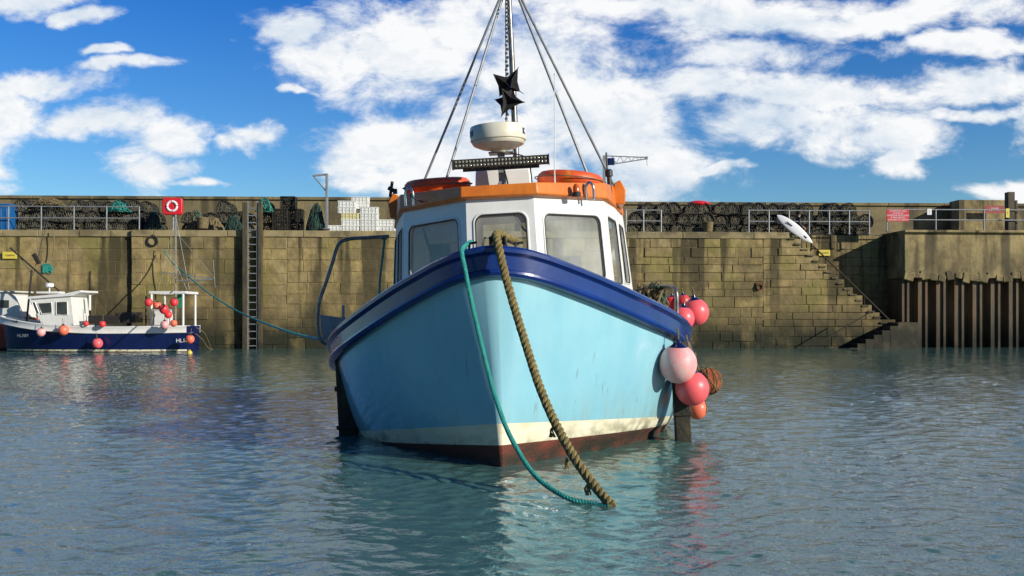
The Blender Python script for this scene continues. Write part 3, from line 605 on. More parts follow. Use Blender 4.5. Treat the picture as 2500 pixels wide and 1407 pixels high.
for i in range(nst):
    x=xs0+i*dx; zt1=zs0-(i+1)*dz; mb.box((x+dx/2,.71,(zt1-.6)/2),(dx-.004,1.49,zt1+.6),tn=random.random()*.4)
    mb.box((x+dx/2-.01,.67,zt1-.03),(dx+.03,1.62,.07),tn=0)
nl=6; xa=xs1+.1; xbn=wx(2068,-.8)
for i in range(nl+3):
    w_=(xa-xbn)/nl; zt1=zs1-(i+1)*(zs1/nl)+.02; mb.box((xa-w_*(i+.5),-.57,(zt1-.8)/2),(w_-.004,.95,zt1+.8),tn=.8)
mb.box((xs1+.55,.2,zs1/2-.3),(.9,2.4,zs1+.58),tn=.6)
mb.obj('stairs',[m_step],wall,smooth=False,bevel=.012)
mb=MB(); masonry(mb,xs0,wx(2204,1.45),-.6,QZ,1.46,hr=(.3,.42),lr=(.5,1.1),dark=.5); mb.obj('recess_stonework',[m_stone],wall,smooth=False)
g=MB(); g.tube([(wx(1985,.05),.05,wz(1985,600,.05)),(wx(2172,.05),.05,wz(2172,782,.05))],.035,8)
for u in(1990,2050,2110,2165):
    v=600+(u-1985)*182/187; x=wx(u,.05); z=wz(u,v,.05); g.tube([(x,.05,z),(x,.05,z-.75)],.02,6)
g.tube([(wx(2000,-1.1),-1.08,.25),(wx(2125,-1.1),-1.08,wz(2125,762,-1.1))],.025,8); g.obj('handrail',[m_iron],wall)
par=root('parapet_wall','long rendered sea wall behind the quay','wall',O,WR); mb=MB(); 
x=xl
while x<wx(2600,4.6):
    Lb=random.uniform(2.6,3.6); zt2=6.88 if x<wx(1250,4.6) else 6.74
    for (a,b_,p_) in((QZ,5.9,.0),(5.9,zt2-.14,.03),(zt2-.14,zt2,-.06)): mb.box((x+Lb/2,5.1+p_/2,(a+b_)/2),(Lb-.02,1.0-p_,b_-a-.004),tn=random.random())
    x+=Lb
mb.obj('render',[m_par],par,bevel=.012,smooth=False)
qd=MB(); qd.box(((xl+xs0)/2,2.5,QZ-.03),(xs0-xl,4.1,.1)); qd.box(((xs0+wx(2700))/2,3.2,QZ-.03),(wx(2700)-xs0,3.3,.1)); q_=qd.obj('quay_paving',[m_deckq],loc=O,rot=WR); q_['kind']='structure'
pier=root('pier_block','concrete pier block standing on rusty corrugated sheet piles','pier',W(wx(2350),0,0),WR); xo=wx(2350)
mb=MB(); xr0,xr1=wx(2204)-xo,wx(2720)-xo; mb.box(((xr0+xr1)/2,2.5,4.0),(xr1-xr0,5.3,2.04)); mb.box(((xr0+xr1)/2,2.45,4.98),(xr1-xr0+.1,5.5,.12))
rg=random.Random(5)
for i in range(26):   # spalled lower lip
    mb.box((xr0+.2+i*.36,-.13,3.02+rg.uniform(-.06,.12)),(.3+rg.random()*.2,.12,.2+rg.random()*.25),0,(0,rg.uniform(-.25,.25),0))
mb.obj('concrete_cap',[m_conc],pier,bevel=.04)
mb=MB(); vs=[];x=xr0+.05;prof=[]
while x<xr1: prof+=[(x,.05),(x+.16,-.0),(x+.22,.34),(x+.56,.34),(x+.62,.0),(x+.78,.0)]; x+=.80
for X_,d_ in prof: vs+=[(X_,d_,-1),(X_,d_,2.98)]
mb.add(vs,[(2*i,2*i+2,2*i+3,2*i+1) for i in range(len(prof)-1)]); mb.box(((xr0+xr1)/2,2.8,1),(xr1-xr0-.1,4.4,3.9)); mb.box((xr0+.02,2.4,1),(.1,4.8,3.9))
for i in range(len(prof)//6): mb.box((prof[i*6+1][0]-.0,-.03,1.0),(.10,.05,3.9))
mb.obj('sheet_piles',[m_pile],pier,smooth=False)
mb=MB(); mb.box((wx(2395,3.6)-xo,3.9,5.9),(2.3,.9,1.75)); mb.obj('upstand',[m_conc],pier,bevel=.03)
# timber fender ladder
lad=root('wall_ladder','dark steel ladder between timber fender piles on wall','ladder',wp_(618,850,-.15),WR)
for s in(-.32,.32):
    g=MB(); g.box((s,-.1,2.6),(.17,.2,6.9)); g.obj('fender_pile',[m_wood],lad,bevel=.015)
g=MB()
for s in(-.19,.19): g.box((s,-.12,2.9),(.04,.07,6.4))
for i in range(21): g.tube([(-.2,-.12,-.2+i*.3),(.2,-.12,-.2+i*.3)],.024,6)
g.obj('ladder_rungs',[m_galv],lad)
def railing(u0,u1,vt,d,step,label,brace=True,z=QZ):
    x0,x1=wx(u0,d),wx(u1,d); b=root('railing',label,'railing',W(x0,d,z),WR,'quayside railings'); h=wz((u0+u1)/2,vt,d)-z; Ln=x1-x0
    g=MB()
    for k in(1,.52): g.tube([(0,0,h*k),(Ln,0,h*k)],.026,8)
    g.obj('rail',[m_galv],b); n_=max(1,round(Ln/step)); p0=None
    for i in range(n_+1):
        if p0 is None: g=MB(); g.tube([(0,0,-.05),(0,0,h+.02)],.03,8); g.box((0,0,.01),(.14,.14,.02)); p0=g.obj('post',[m_galv],b)
        else: c=p0.copy(); col.objects.link(c); c.location=(Ln*i/n_,0,0)
railing(-60,340,504,.4,1.45,'galvanised two rail fence along quay edge')
railing(1528,1614,513,.4,.75,'short galvanised railing by lobster pots')
railing(1828,2122,514,.5,.85,'galvanised railing above harbour stairs')
railing(2166,2520,512,.3,1.95,'galvanised railing on concrete pier block',z=5.04)
# lobster pots
g=MB(); Wp,Hp,Dp=.62,.52,.75
def arch(y,k=1,nn=11): return [(-Wp/2*k,y,.02),(-Wp/2*k,y,.12*k+.02)]+[(-Wp/2*k*math.cos(math.pi*i/nn),y,.14+(Hp-.16)*k*math.sin(math.pi*i/nn)) for i in range(nn+1)]+[(Wp/2*k,y,.02)]
for y in(-Dp/2,0,Dp/2): g.tube(arch(y),.026,6,closed=True)
for (x,z) in((-Wp/2,.02),(Wp/2,.02),(-Wp/2,.16),(Wp/2,.16),(0,Hp-.02)): g.tube([(x,-Dp/2,z),(x,Dp/2,z)],.02,6)
for i in range(7):
    x=-Wp/2+.04+i*.09; zt3=.14+(Hp-.16)*math.sqrt(max(0,1-(x/(Wp/2))**2)); g.tube([(x,-Dp/2,.02),(min(Wp/2,x+.12),-Dp/2,zt3*.9)],.009,4,3); g.tube([(x,-Dp/2,.02),(max(-Wp/2,x-.12),-Dp/2,zt3*.9)],.009,4,3)
g.torus((0,-Dp/2-.01,.22),.10,.018,mi=3,M=Matrix.Rotation(math.pi/2,3,'X'),n=18,k=6)
ar=arch(-Dp/2+.03,.96); ar2=arch(Dp/2-.03,.96); k=len(ar)
g.add(ar+ar2,[(i,i+1,k+i+1,k+i) for i in range(k-1)],1); g.add(arch(-.05,.95),[tuple(range(k))],1)
m_blk2=mat('faded_net_twine',(.16,.15,.11),(.07,.07,.05),6,.85)
pot=g.obj('lobster_pot',[m_blk,m_net,m_blk,m_blk2],smooth=True); meta(pot,'black netted lobster pot stacked on the quay','lobster pot','lobster pots stacked on the quay')
first=True
def putpot(u,d,lvl,jit=.05,label=None,sc_=1):
    global first
    loc=W(wx(u,d)+random.uniform(-jit,jit),d+random.uniform(-.08,.08),QZ+.02+lvl*.44*sc_); rot=(random.uniform(-.06,.06),random.uniform(-.18,.18),A+random.uniform(-.3,.3)); s=sc_*random.uniform(.94,1.08)
    if first: pot.location=loc; pot.rotation_euler=rot; first=False
    else: dup(pot,loc,rot,(s,s,s),label)
for i in range(17):
    u=1545+i*34.5
    for lv in range(3 if i not in(0,13,16) else 2): putpot(u+(lv%2)*10,1.9,lv)
for i in range(9):
    u=62+i*34
    for lv in range(3 if i not in(3,) else 2): putpot(u+(lv%2)*9,2.0,lv)
for u,k in((362,3),(385,2),(465,2),(488,2),(520,2),(552,3),(578,2),(600,2),(650,3)):
    for lv in range(k): putpot(u,2.4,lv)
gc=None
for (u,lv) in((686,0),(722,0),(686,1),(722,1),(705,2)):
    if gc is None:
        g=MB(); w_,d_,h_=.62,.55,.52
        for z in(0,h_):
            g.tube([(-w_/2,-d_/2,z),(w_/2,-d_/2,z),(w_/2,d_/2,z),(-w_/2,d_/2,z)],.018,6,closed=True)
        for x in(-w_/2,w_/2):
            for y in(-d_/2,d_/2): g.tube([(x,y,0),(x,y,h_)],.018,6)
        for i in range(1,6): g.tube([(-w_/2+i*w_/6,-d_/2,0),(-w_/2+i*w_/6,-d_/2,h_)],.007,4); g.tube([(-w_/2,-d_/2,i*h_/6),(w_/2,-d_/2,i*h_/6)],.007,4)
        g.box((0,0,h_/2),(w_*.94,d_*.9,h_*.94),1); gc=g.obj('keep_cage',[m_blk,m_net]); meta(gc,'square black wire keep cage stacked on quay','cage','square cages stacked on the quay'); gc.location=W(wx(u,2),2,QZ+.02); gc.rotation_euler=WR
    else: dup(gc,W(wx(u,2),2,QZ+.02+lv*.54),(0,0,A+random.uniform(-.08,.08)))
def heap(u,d,w_,h_,m,label,n_=46,z=0,r=.014,m2=None):
    rg=random.Random(int(u*7)); g=MB()
    for i in range(n_):
        pts=[]
        a0=rg.random()*6.28
        for k in range(6):
            a=a0+k*rg.uniform(.5,1.2); rr_=rg.random()**.6; zz=h_*(1-rr_**2)*rg.uniform(.5,1.0); pts.append((rr_*w_/2*math.cos(a),rr_*w_/3*math.sin(a),max(.02,zz)))
        g.tube(cr(pts,5),r*rg.uniform(.7,1.3),5,0 if (m2 is None or rg.random()<.6) else 1)
    meta(g.obj('rope_heap',[m,m2 or m],loc=W(wx(u,d),d,QZ+z+.02),rot=WR),label,'rope')
heap(772,1.5,.9,1.35,m_grn,'tall heap of green net on the quay',110,m2=m_blk)
heap(570,1.5,.9,.8,m_grn,'green and black net heaped on quay',60,m2=m_blk)
heap(520,1.3,1.0,.7,m_tan,'coiled tan rope heaped on quay',80,r=.02)
heap(480,1.3,.9,1.0,m_tan,'coiled tan rope heaped on quay',80,r=.018,m2=m_grn)
heap(290,1.5,1.0,.6,m_teal,'teal net thrown over lobster pots',40,z=.85,m2=m_grn,r=.01)
heap(120,1.5,1.4,.45,m_tan,'tan rope thrown over lobster pots',50,z=1.1,r=.011)
heap(645,1.6,.8,.7,m_grn,'green net on stacked pots',50,z=.9,m2=m_teal,r=.011)
heap(375,1.4,.8,1.0,m_grn,'green net heaped beside lifebuoy post',60,m2=m_blk)
heap(1710,1.2,.9,.3,m_tan,'tan rope laid along lobster pots',40)
heap(1880,1.2,.9,.3,m_tan,'tan rope laid along lobster pots',40)
b=MB(); b.lathe([(.22,0),(.26,.42),(.28,.44),(.27,.46),(.22,.44),(.18,.05),(.001,.04)],20); meta(b.obj('basket',[m_tan],loc=wp_(495,558,.8)),'tan woven basket standing on the quay','basket')
b=MB(); b.lathe([(.20,0),(.24,.38),(.26,.4),(.25,.42),(.2,.4),(.16,.05),(.001,.04)],20); meta(b.obj('basket',[m_tan],loc=wp_(1728,566,.8)),'small tan tub standing beside lobster pots','basket')
rc=MB(); rc.ball((0,0,0),.5,0,20,(1,.7,.28)); meta(rc.obj('canoe_cover',[m_signred],loc=W(wx(1706,1.9),1.9,QZ+1.42),rot=WR),'red plastic cover lying over lobster pots','cover')
b=root('storage_bin','blue plastic storage bin with lid on quay','bin',W(wx(6,1.6),1.6,QZ),WR); g=MB(); g.box((0,0,.55),(.95,.8,1.1),taper=1.06); 
for i in range(4): g.box((-.36+i*.24,-.41,.55),(.05,.05,.9))
g.obj('body',[m_bin],b,bevel=.02); g=MB(); g.box((0,0,1.15),(1.06,.92,.09)); g.obj('lid',[m_bin],b,bevel=.02)
cr0=None
def crate(u,v,d=1.2,yel=False):
    global cr0
    if cr0 is None:
        g=MB(); w_,dd,h_=.78,.46,.27; t_=.02
        g.box((0,0,.01),(w_-.04,dd-.04,.02)); 
        for s in(-1,1): g.box((0,s*(dd/2-t_),h_/2),(w_-.04,t_,h_)); g.box((s*(w_/2-t_),0,h_/2),(t_,dd-.08,h_))
        for s in(-1,1): g.box((0,s*(dd/2-.005),h_-.02),(w_,.03,.035)); g.box((s*(w_/2-.005),0,h_-.02),(.03,dd,.035))
        for i in range(5): g.box((-.3+i*.15,-dd/2+.002,h_/2-.01),(.02,.02,h_-.05))
        g.box((0,-dd/2+.002,h_*.45),(.7,.014,.016)); g.box((0,0,h_-.06),(w_-.08,dd-.08,.02),1)
        cr0=g.obj('fish_box',[m_crate,m_tan],bevel=.004); meta(cr0,'white plastic fish box in a stack on quay','crate','fish boxes stacked on the quay'); o=cr0; o.location=wp_(u,v,d); o.rotation_euler=(0,0,A)
    else: o=dup(cr0,wp_(u,v,d),(0,0,A+random.uniform(-.05,.05)))
    if yel:
        o.data=o.data.copy(); o.data.materials[0]=m_palyel; o['label']='pale yellow plastic fish box in a stack on quay'
    return o
stk=[(856,[0,0,1,0,0]),(902,[0,0,0,0]),(945,[0,0]),(815,[0])]
for u,ls in stk:
    for i,y_ in enumerate(ls):
        dd=.9+(.1 if u==945 else 0); o=crate(u-(8 if i>=3 and u==856 else 0),560,dd,bool(y_)); o.location.z=QZ+.02+i*.262
for i in range(2): o=crate(880,560,1.45); o.location.z=QZ+1.07+i*.262-.02
b=root('lifebuoy_housing','red lifebuoy housing with white ring on post','lifebuoy housing',wp_(422,560,.5),WR); h=wz(422,508,.5)-QZ
g=MB(); pl=[]
for cx_,cz_,st in((.29,.24,0),(-.29,.24,90),(-.29,-.24,180),(.29,-.24,270)):
    for k in range(5): a_=math.radians(st+k*22.5); pl.append((cx_+.12*math.cos(a_),h+cz_+.12*math.sin(a_)))
g.extr(pl,-.12,.1); g.obj('cabinet',[m_signred],b,bevel=.03)
g=MB(); g.torus((0,-.12,h),.20,.05,M=Matrix.Rotation(math.pi/2,3,'X'),segmats=lambda i:1 if i%10 in(0,) else 0); g.obj('ring',[m_signwhite,m_signred],b)
g=MB(); g.tube([(0,.05,-.02),(0,.05,h-.2)],.04); g.obj('post',[m_galv],b)
b=root('davit','steel davit with angled brace on quay','davit',wp_(798,560,.6),WR); h=wz(798,430,.6)-QZ
g=MB(); g.box((0,0,h/2),(.11,.11,h)); g.box((0,0,.02),(.3,.3,.04)); g.obj('post',[m_galv],b,bevel=.01)
g=MB(); g.box((-.29,0,h-.06),(.62,.07,.08),0,(0,math.radians(-6),0)); g.tube([(-.55,0,h-.12),(-.02,0,h-.75)],.03,6); g.obj('arm',[m_galv],b)
b=root('crane','galvanised lattice arm crane on the quay','crane',wp_(1475,566,2.0),WR); h=wz(1475,388,2)-QZ; sX=.0182
g=MB(); g.box((0,0,h/2),(.12,.12,h)); g.obj('post',[m_galv],b); g=MB(); g.tube([(0,0,h-.02),(1.9,0,h-.08)],.025,6); g.tube([(0,0,h-.45),(1.9,0,h-.14)],.025,6)
for i in range(5): g.tube([(.2+i*.34,0,h-.42+i*.055),(.38+i*.34,0,h-.04)],.015,5); g.tube([(.38+i*.34,0,h-.04),(.54+i*.34,0,h-.37+i*.055)],.015,5)
g.tube([(1.9,0,h-.1),(1.92,0,h-.45)],.012,5); g.box((1.9,0,h-.1),(.1,.1,.12)); g.obj('arm',[m_galv],b); g=MB(); g.box((.3,-.02,h-.28),(.32,.2,.3)); g.obj('winch',[m_navy2],b,bevel=.03)
def sign(u,v,wd_,hg,m,txt,ts,tm,label,d=.2,post=False,sp_=1.0):
    b=root('sign',label,'sign',wp_(u,v,d),WR); g=MB(); g.box((0,0,0),(wd_,.02,hg)); g.obj('panel',[m],b)
    if txt: text(txt,ts,tm,b,(0,-.014,0),spacing=sp_)
    return b
sign(2192,526,.96,.50,m_signred,'SWIMMING AND\nDIVING IN\nHARBOUR ENTRANCE\nIS PROHIBITED\nDANGER OF DEATH',.098,m_signwhite,'red swimming prohibited sign fixed to railing',d=.25,sp_=.95)
sign(2428,511,.90,.34,m_signfade,'DANGER\nDEEP WATER',.09,m_signwhite,'faded red warning sign on parapet',d=3.0)
sign(2269,517,.2,.26,m_signwhite,'!',.15,m_signred,'small white notice on railing',d=.25)
sign(2460,520,.16,.4,m_yel,'!',.15,m_ink,'small yellow notice on post',d=.1)
b=sign(24,623,.58,.28,m_yel,'Caution',.12,m_ink,'yellow caution plate on stone wall',d=.02); b=sign(2013,617,.50,.26,m_yel,'Caution',.11,m_ink,'yellow caution plate on stone wall above stairs',d=1.38)
b=root('timber_post','pair of tall weathered posts at pier end','post',wp_(2465,566,.5),WR)
for x,hh_,w_ in((-.0,1.75,.3),(.28,1.4,.1)): g=MB(); g.box((x,0,hh_/2-.02),(w_,w_,hh_)); g.obj('post',[m_wood],b,bevel=.01)
g=MB()
for i in range(14): g.tube(cr([(random.uniform(-.25,.25),0,random.uniform(-.2,.2)) for _ in range(4)],4),.016,4)
meta(g.obj('net_scrap',[m_teal],loc=wp_(115,655,.05)),'scrap of teal net hanging on stone wall','net')
g=MB(); g.torus((0,0,0),.2,.035,M=Matrix.Rotation(math.pi/2,3,'X')); g.ball((0,.03,.2),.07); meta(g.obj('mooring_ring',[m_dark],loc=wp_(373,588,-.12),rot=(0,0,A)),'dark iron mooring ring fixed to wall','mooring ring')
g=MB(); g.box((0,0,0),(.3,.1,.3)); g.torus((0,-.08,-.05),.12,.025,M=Matrix.Rotation(math.pi/2,3,'X')); meta(g.obj('mooring_ring',[mat('rust',(.16,.07,.03),(.08,.04,.02),9,.9)],loc=wp_(1853,698,-.08),rot=(0,0,A)),'rusty iron mooring ring set in wall','mooring ring')
# ================= surfer with board
px_=wx(1946,.75); stepz=zs0-(math.floor((px_-xs0)/dx)+1)*dz
per=root('person','person in black wetsuit walking down stairs carrying surfboard','person',W(px_,.75,stepz),(0,0,A))
J={'pel':(0,0,.90,.125),'sp':(.03,0,1.10,.115),'ch':(.06,0,1.32,.135),'nk':(.08,0,1.46,.055),'hb':(.10,0,1.55,.075),'hc':(.115,0,1.63,.09),'ht':(.11,0,1.71,.06),
'ls':(.06,.18,1.38,.06),'le':(-.02,.26,1.12,.045),'lw':(.10,.26,.90,.032),'lh':(.13,.25,.83,.034),'rs':(.06,-.18,1.38,.06),'re':(.0,-.27,1.13,.045),'rw':(.16,-.30,1.0,.032),'rh':(.22,-.31,.95,.034),
'lp':(.0,.1,.86,.095),'lk':(.20,.11,.52,.062),'la':(.24,.11,.02-dz,.04),'lf':(.37,.11,-.01-dz,.035),'rp':(.0,-.1,.86,.095),'rk':(.10,-.1,.46,.062),'ra':(-.02,-.1,.08,.04),'rf':(.12,-.1,.03,.035)}
E_=[('pel','sp'),('sp','ch'),('ch','nk'),('nk','hb'),('hb','hc'),('hc','ht'),('ch','ls'),('ls','le'),('le','lw'),('lw','lh'),('ch','rs'),('rs','re'),('re','rw'),('rw','rh'),('pel','lp'),('lp','lk'),('lk','la'),('la','lf'),('pel','rp'),('rp','rk'),('rk','ra'),('ra','rf')]
def skin(name,keys,extra,grow,m,parent):
    ks=[k for k in J if k in keys]; V=[J[k][:3] for k in ks]; R=[J[k][3]+grow for k in ks]; Ed=[(ks.index(a),ks.index(b)) for a,b in E_ if a in ks and b in ks]
    if extra:
        for hk,s in(('lh',1),('rh',-1)):
            h0=Vector(J[hk][:3]); hi=ks.index(hk)
            for fi,(dy,ln) in enumerate(((-.03,.07),(-.01,.08),(.01,.075),(.03,.06))):
                a=len(V); V+=[tuple(h0+Vector((.02,dy,-.03))),tuple(h0+Vector((.03,dy,-.03-ln*.6))),tuple(h0+Vector((.01,dy,-.03-ln)))]; R+=[.010,.009,.008]; Ed+=[(hi,a),(a,a+1),(a+1,a+2)]
            a=len(V); V+=[tuple(h0+Vector((.04,-.02*s,.0))),tuple(h0+Vector((.06,-.02*s,-.04)))]; R+=[.011,.009]; Ed+=[(hi,a),(a,a+1)]
    me=bpy.data.meshes.new(name); me.from_pydata(V,Ed,[]); me.materials.append(m); ob=bpy.data.objects.new(name,me); col.objects.link(ob); ob.parent=parent
    md=ob.modifiers.new('skin','SKIN'); md.use_smooth_shade=True
    for i,r in enumerate(R): me.skin_vertices[0].data[i].radius=(r,r)
    me.skin_vertices[0].data[0].use_root=True
    s_=ob.modifiers.new('sub','SUBSURF'); s_.levels=1; s_.render_levels=2; return ob
skin('body',list(J),True,0,m_skin,per)
skin('wetsuit',[k for k in J if k not in('hb','hc','ht','lh','rh','lf','rf')],False,.012,m_wet,per)
g=MB(); g.ball((.10,0,1.665),.108,0,18,(1,.9,.95)); g.obj('hair',[m_hair],per)
g=MB(); g.ball((.205,0,1.62),.018,0,8); g.obj('nose',[m_skin],per)
sb=root('surfboard','white surfboard carried under the arm down stairs','surfboard',wp_(1942,559,.30),(0,0,A))
g=MB(); n_=26; vs=[];Ls=1.95; ang=math.radians(38)
for i in range(n_+1):
    t_=i/n_; s_=-Ls/2+Ls*t_; hwid=.21*max(.02,math.sin(math.pi*min(1,t_**.85)))**.62; th=.035*max(.1,math.sin(math.pi*t_))**.5; rk=.10*(2*t_-1)**2*(1 if t_<.5 else .6)
    for k in range(12):
        a_=2*math.pi*k/12; q=Vector((s_,math.sin(a_)*th+rk,math.cos(a_)*hwid)); q=Matrix.Rotation(ang,3,'Y')@q; vs.append(q)
fs=[(i*12+k,i*12+(k+1)%12,(i+1)*12+(k+1)%12,(i+1)*12+k) for i in range(n_) for k in range(12)]; g.add(vs,fs); g.obj('board',[m_signwhite],sb)
g=MB(); q=Matrix.Rotation(ang,3,'Y')@Vector((-.35,0,0)); g.box((q.x,-.045,q.z),(.3,.006,.05),0,(0,ang,0)); q=Matrix.Rotation(ang,3,'Y')@Vector((.55,0,0)); g.box((q.x,-.03,q.z),(.16,.006,.04),0,(0,ang,0)); g.obj('marking',[m_dark],sb)
# ================= small moored boats
def smallboat(name,label,bow_x,Yc,Ln,beam,matset,bandm,sheer,rake=.5,bd=.27):
    b=root(name,label,'boat',(bow_x,Yc,0),(0,0,math.radians(-90)))  # local +y -> world +x, local +x -> world -y
    s=beam/2
    yy=[Ln*q for q in(0,.005,.015,.03,.06,.1,.15,.22,.3,.4,.5,.6,.7,.8,.9,1)]
    D=dict(ys=yy,bs=([0,.02*Ln,.08*Ln,.2*Ln,.4*Ln,.7*Ln,Ln],[.03,.22*s,.5*s,.82*s,s,s*.98,.78*s]),bw=([0,.05*Ln,.15*Ln,.3*Ln,.5*Ln,.8*Ln,Ln],[0,.12*s,.4*s,.75*s,.92*s,.92*s,.68*s]),
      zs=([0,.2*Ln,.5*Ln,.8*Ln,Ln],sheer),zr=lambda y:.03,zt=lambda y:.10,zk=-.3,rake=rake)
    make_hull(D,b,matset,[(-.05,0),(.03,.0),(.045,-.03),(.03,-.06),(.025,-bd+.05),(.04,-bd+.02),(.03,-bd),(-.03,-bd-.01),(-.05,-.03)],bandm,deckdrop=.3); return b,D
Yb=38.45; bx0=(-36-1250)*37.4/F; Ln=(450-(-36))*37.4/F
sbt,SD=smallboat('fishing_boat','small navy and white fishing boat moored against wall',bx0,Yb,Ln,2.1,[m_anti,m_stripe,m_navy2],m_white,[1.38,1.14,.98,.98,1.0],.3)
Yf=37.4
def sx(u): return (u-1250)*Yf/F-bx0
def szz(v): return H+(769-v)*Yf/F
def hulltext(body,size,m,u,v,parent,D,bold=.004,o_=.025):
    me=textmesh(body,size,m,'lettering',ext=0,bold=bold); y0=sx(u); z0=szz(v)
    for vt in me.vertices:
        y=y0+vt.co.x; z=z0+vt.co.y; vt.co=(hull_b(D,y,z)+o_,y,z)
    o=bpy.data.objects.new('lettering',me); o.parent=parent; col.objects.link(o)
g=MB(); prof=[(sx(62),szz(735)),(sx(72),szz(722)),(sx(140),szz(718)),(sx(163),szz(716)),(sx(172),szz(795)),(sx(60)+.5,szz(795)),(sx(62)+.25,szz(765))]
n_=len(prof); vs=[(x,y,z) for x in(.72,-.72) for y,z in prof]; g.add(vs,[tuple(range(n_)),tuple(range(2*n_-1,n_-1,-1))]+[(i,i+n_,(i+1)%n_+n_,(i+1)%n_) for i in range(n_)])
g.add([(x,y,z) for x in(.8,-.8) for y,z in((sx(58),szz(724)),(sx(150),szz(716)),(sx(190),szz(708)),(sx(190),szz(713)),(sx(170),szz(722)),(sx(60),szz(730)))],[tuple(range(6)),tuple(range(11,5,-1))]+[(i,i+6,(i+1)%6+6,(i+1)%6) for i in range(6)])
wh2=g.obj('wheelhouse',[m_white],sbt,smooth=False,bevel=.015)
for pl in ([(82,740),(116,738),(118,764),(92,766)],[(128,737),(155,736),(156,768),(128,768)],[(68,738),(76,738),(86,764),(78,766)]):
    g=MB(); vs=[(.735,sx(u),szz(v)) for u,v in pl]; g.add(vs+[(.70,y,z) for x,y,z in vs],[(0,1,2,3),(7,6,5,4)]+[(i,(i+1)%4,4+(i+1)%4,4+i) for i in range(4)]); g.tube([(.74,y,z) for x,y,z in vs],.02,5,1,closed=True); g.obj('window',[m_dglass,m_white],wh2,smooth=False)
g=MB(); g.lathe([(.1,0),(.16,.03),(.16,.14),(.1,.17),(.001,.18)],20,0,(.2,sx(95),szz(700))); g.tube([(.2,sx(95),szz(700)),(.2,sx(95),szz(725))],.03); g.obj('radar_dome',[m_white],sbt)
g=MB(); g.box((.1,sx(95),szz(713)),(.5,.9,.08)); g.box((-.2,sx(185),szz(738)),(.08,.08,.6)); g.obj('roof_rack',[m_white],sbt,bevel=.02)
g=MB()
for u in(362,440):
    for x in(.72,-.72): g.tube([(x,sx(u),.75),(x,sx(u),szz(713))],.045,8)
for x in(.72,-.72): g.box((x,(sx(358)+sx(446))/2,szz(713)),(.1,sx(446)-sx(356),.09))
for u in(360,441): g.box((0,sx(u),szz(713)),(1.5,.1,.09))
g.obj('gantry',[m_crate],sbt)
g=MB(); g.tube([(0,sx(406),.8),(0,sx(406),szz(517))],.028,8); g.tube([(.1,sx(375),szz(662)),(.1,sx(505),szz(678))],.016,6); g.tube([(.1,sx(415),szz(683)),(.1,sx(500),szz(680))],.03,6)
for (a,b_) in(((406,520),(440,705)),((406,520),(362,705)),((406,560),(505,678)),((406,640),(436,710)),((406,590),(375,662)),((395,600),(385,700)),((500,630),(505,700))): g.tube([(0,sx(a[0]),szz(a[1])),(0,sx(b_[0]),szz(b_[1]))],.006,4)
g.obj('mast',[m_galv],sbt)
g=MB(); g.tube([(0,sx(30),.9),(0,sx(45),szz(655))],.04,8); g.box((0,sx(56),szz(628)),(.12,.14,.42),0,(.5,0,0)); 
for (a,b_) in(((48,670),(5,610)),((48,670),(85,530)),((45,655),(30,780)),((78,530),(60,640))): g.tube([(0,sx(a[0]),szz(a[1])),(0,sx(b_[0]),szz(b_[1]))],.012,4)
g.tube([(0,sx(-10),szz(600)),(0,sx(120),szz(715))],.035,6); g.obj('boom',[m_dark],sbt)
g=MB(); g.box((.2,sx(380),szz(775)),(.5,.55,.62)); g.box((.2,sx(380),szz(757)),(.54,.6,.04)); g.obj('locker',[m_crate],sbt,bevel=.015)
g=MB(); g.box((.1,sx(240),szz(780)),(.9,1.2,.3)); g.box((.1,sx(300),szz(775)),(.8,.5,.4)); g.lathe([(.18,0),(.2,.35),(.17,.37),(.001,.36)],16,0,(.3,sx(275),szz(788))); g.tube([(.2,sx(233),.8),(.2,sx(236),szz(742))],.02); g.tube([(.2,sx(210),.8),(.2,sx(209),szz(735))],.02); g.tube([(.3,sx(338),.7),(.3,sx(339),szz(722))],.035,8); g.obj('deck_gear',[m_dark],sbt,bevel=.03)
g=MB(); g.extr([(sx(414),szz(748)),(sx(434),szz(752)),(sx(432),szz(718)),(sx(418),szz(716))],0,.02); gg=g; gg.v=[(y+.3,x,z) for x,y,z in gg.v]; gg.obj('flag',[mat('green_cloth',(.02,.25,.12),None,4,.8)],sbt)
hulltext('HL1059',.17,m_signwhite,44,820,sbt,SD,bold=.001); hulltext('HL1059',.20,m_signwhite,446,832,sbt,SD,bold=.001)
hulltext('KYELINE',.17,m_navyink,14,787,sbt,SD,o_=.05)
for (u,v,Y,r,m) in((363,738,37.2,.15,m_red),(384,746,37.3,.15,m_orf),(400,755,37.1,.17,m_red),(411,768,37.2,.14,m_red),(424,789,37.15,.13,m_orf),(402,793,37.1,.16,m_pale),(100,811,37.25,.16,m_pale),(155,806,37.15,.19,m_orf),(238,838,37.1,.19,m_pink),(464,828,37.1,.16,m_orf),(250,791,37.2,.12,m_red),(210,790,37.3,.1,m_red),(425,738,37.2,.15,m_red)):
    fender('fender','small round fender hung on the moored fishing boat',pt(u,v,Y),r,m,m_dark,.2,'round fenders on the small moored boat')
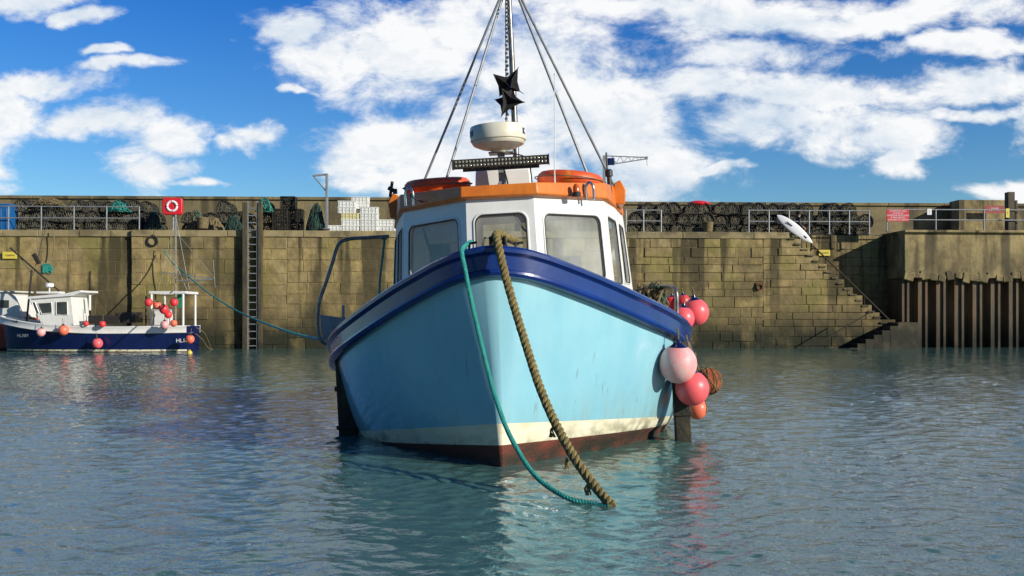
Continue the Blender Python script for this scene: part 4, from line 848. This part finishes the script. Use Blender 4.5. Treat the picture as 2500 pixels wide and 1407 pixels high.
g=MB(); g.ball((0,0,0),.1,0,16); g.torus((0,0,.1),.03,.01,M=Matrix.Rotation(math.pi/2,3,'X'),n=12,k=5); meta(g.obj('float',[m_yel],loc=pt(463,862,36.6)),'small yellow float on the water','float')
b2,_=smallboat('fishing_boat','red hulled boat with white cabin moored against wall',-26.8,40.15,7.4,1.6,[m_anti,m_anti,mat('red_hull',(.40,.06,.02),(.3,.04,.015),2,.5)],m_white,[1.6,1.45,1.3,1.3,1.3])
g=MB(); sx2=lambda u:(u-1250)*39.6/F+26.8; s2=lambda v:H+(769-v)*39.6/F
pr=[(sx2(-60),s2(722)),(sx2(-10),s2(715)),(sx2(30),s2(716)),(sx2(42),s2(722)),(sx2(55),s2(775)),(sx2(-60),s2(775))]; n_=6
g.add([(x,y,z) for x in(.65,-.65) for y,z in pr],[tuple(range(n_)),tuple(range(2*n_-1,n_-1,-1))]+[(i,i+n_,(i+1)%n_+n_,(i+1)%n_) for i in range(n_)]); g.box((0,sx2(5),s2(712)),(1.5,1.3,.06)); c2=g.obj('cabin',[m_white],b2,bevel=.04,smooth=False)
g=MB(); g.box((.66,sx2(10),s2(742)),(.03,.5,.3)); g.obj('window',[m_dglass],c2)
g=MB(); twisted(g,[pt(790,826,14.5),pt(760,824,17),pt(700,808,22),pt(620,778,27),pt(560,748,31),pt(500,708,35),pt(455,670,38),pt(420,640,40.2),pt(400,610,41.0)],.03,.3,n=5,step=.1)
meta(g.obj('mooring_rope',[m_teal],origin=pt(790,826,14.5)),'long teal mooring line sagging from boat to harbour wall','rope')
for pts in ([(395,600,41),(392,640,41),(398,700,41),(400,720,41)],[(478,815,37.3),(495,830,38.5),(510,850,40),(540,858,41)],[(480,800,37.3),(500,815,39),(515,850,40.5)],[(645,560,41.3),(640,640,41.3),(632,720,41.3),(628,790,41.2)],[(130,560,41),(132,600,41),(128,630,41)]):
    g=MB(); g.tube(cr([pt(*p) for p in pts],6),.02,5); meta(g.obj('rope',[m_tan],origin=pt(*pts[0])),'thin slack mooring line against the stone wall','rope')
print('done')
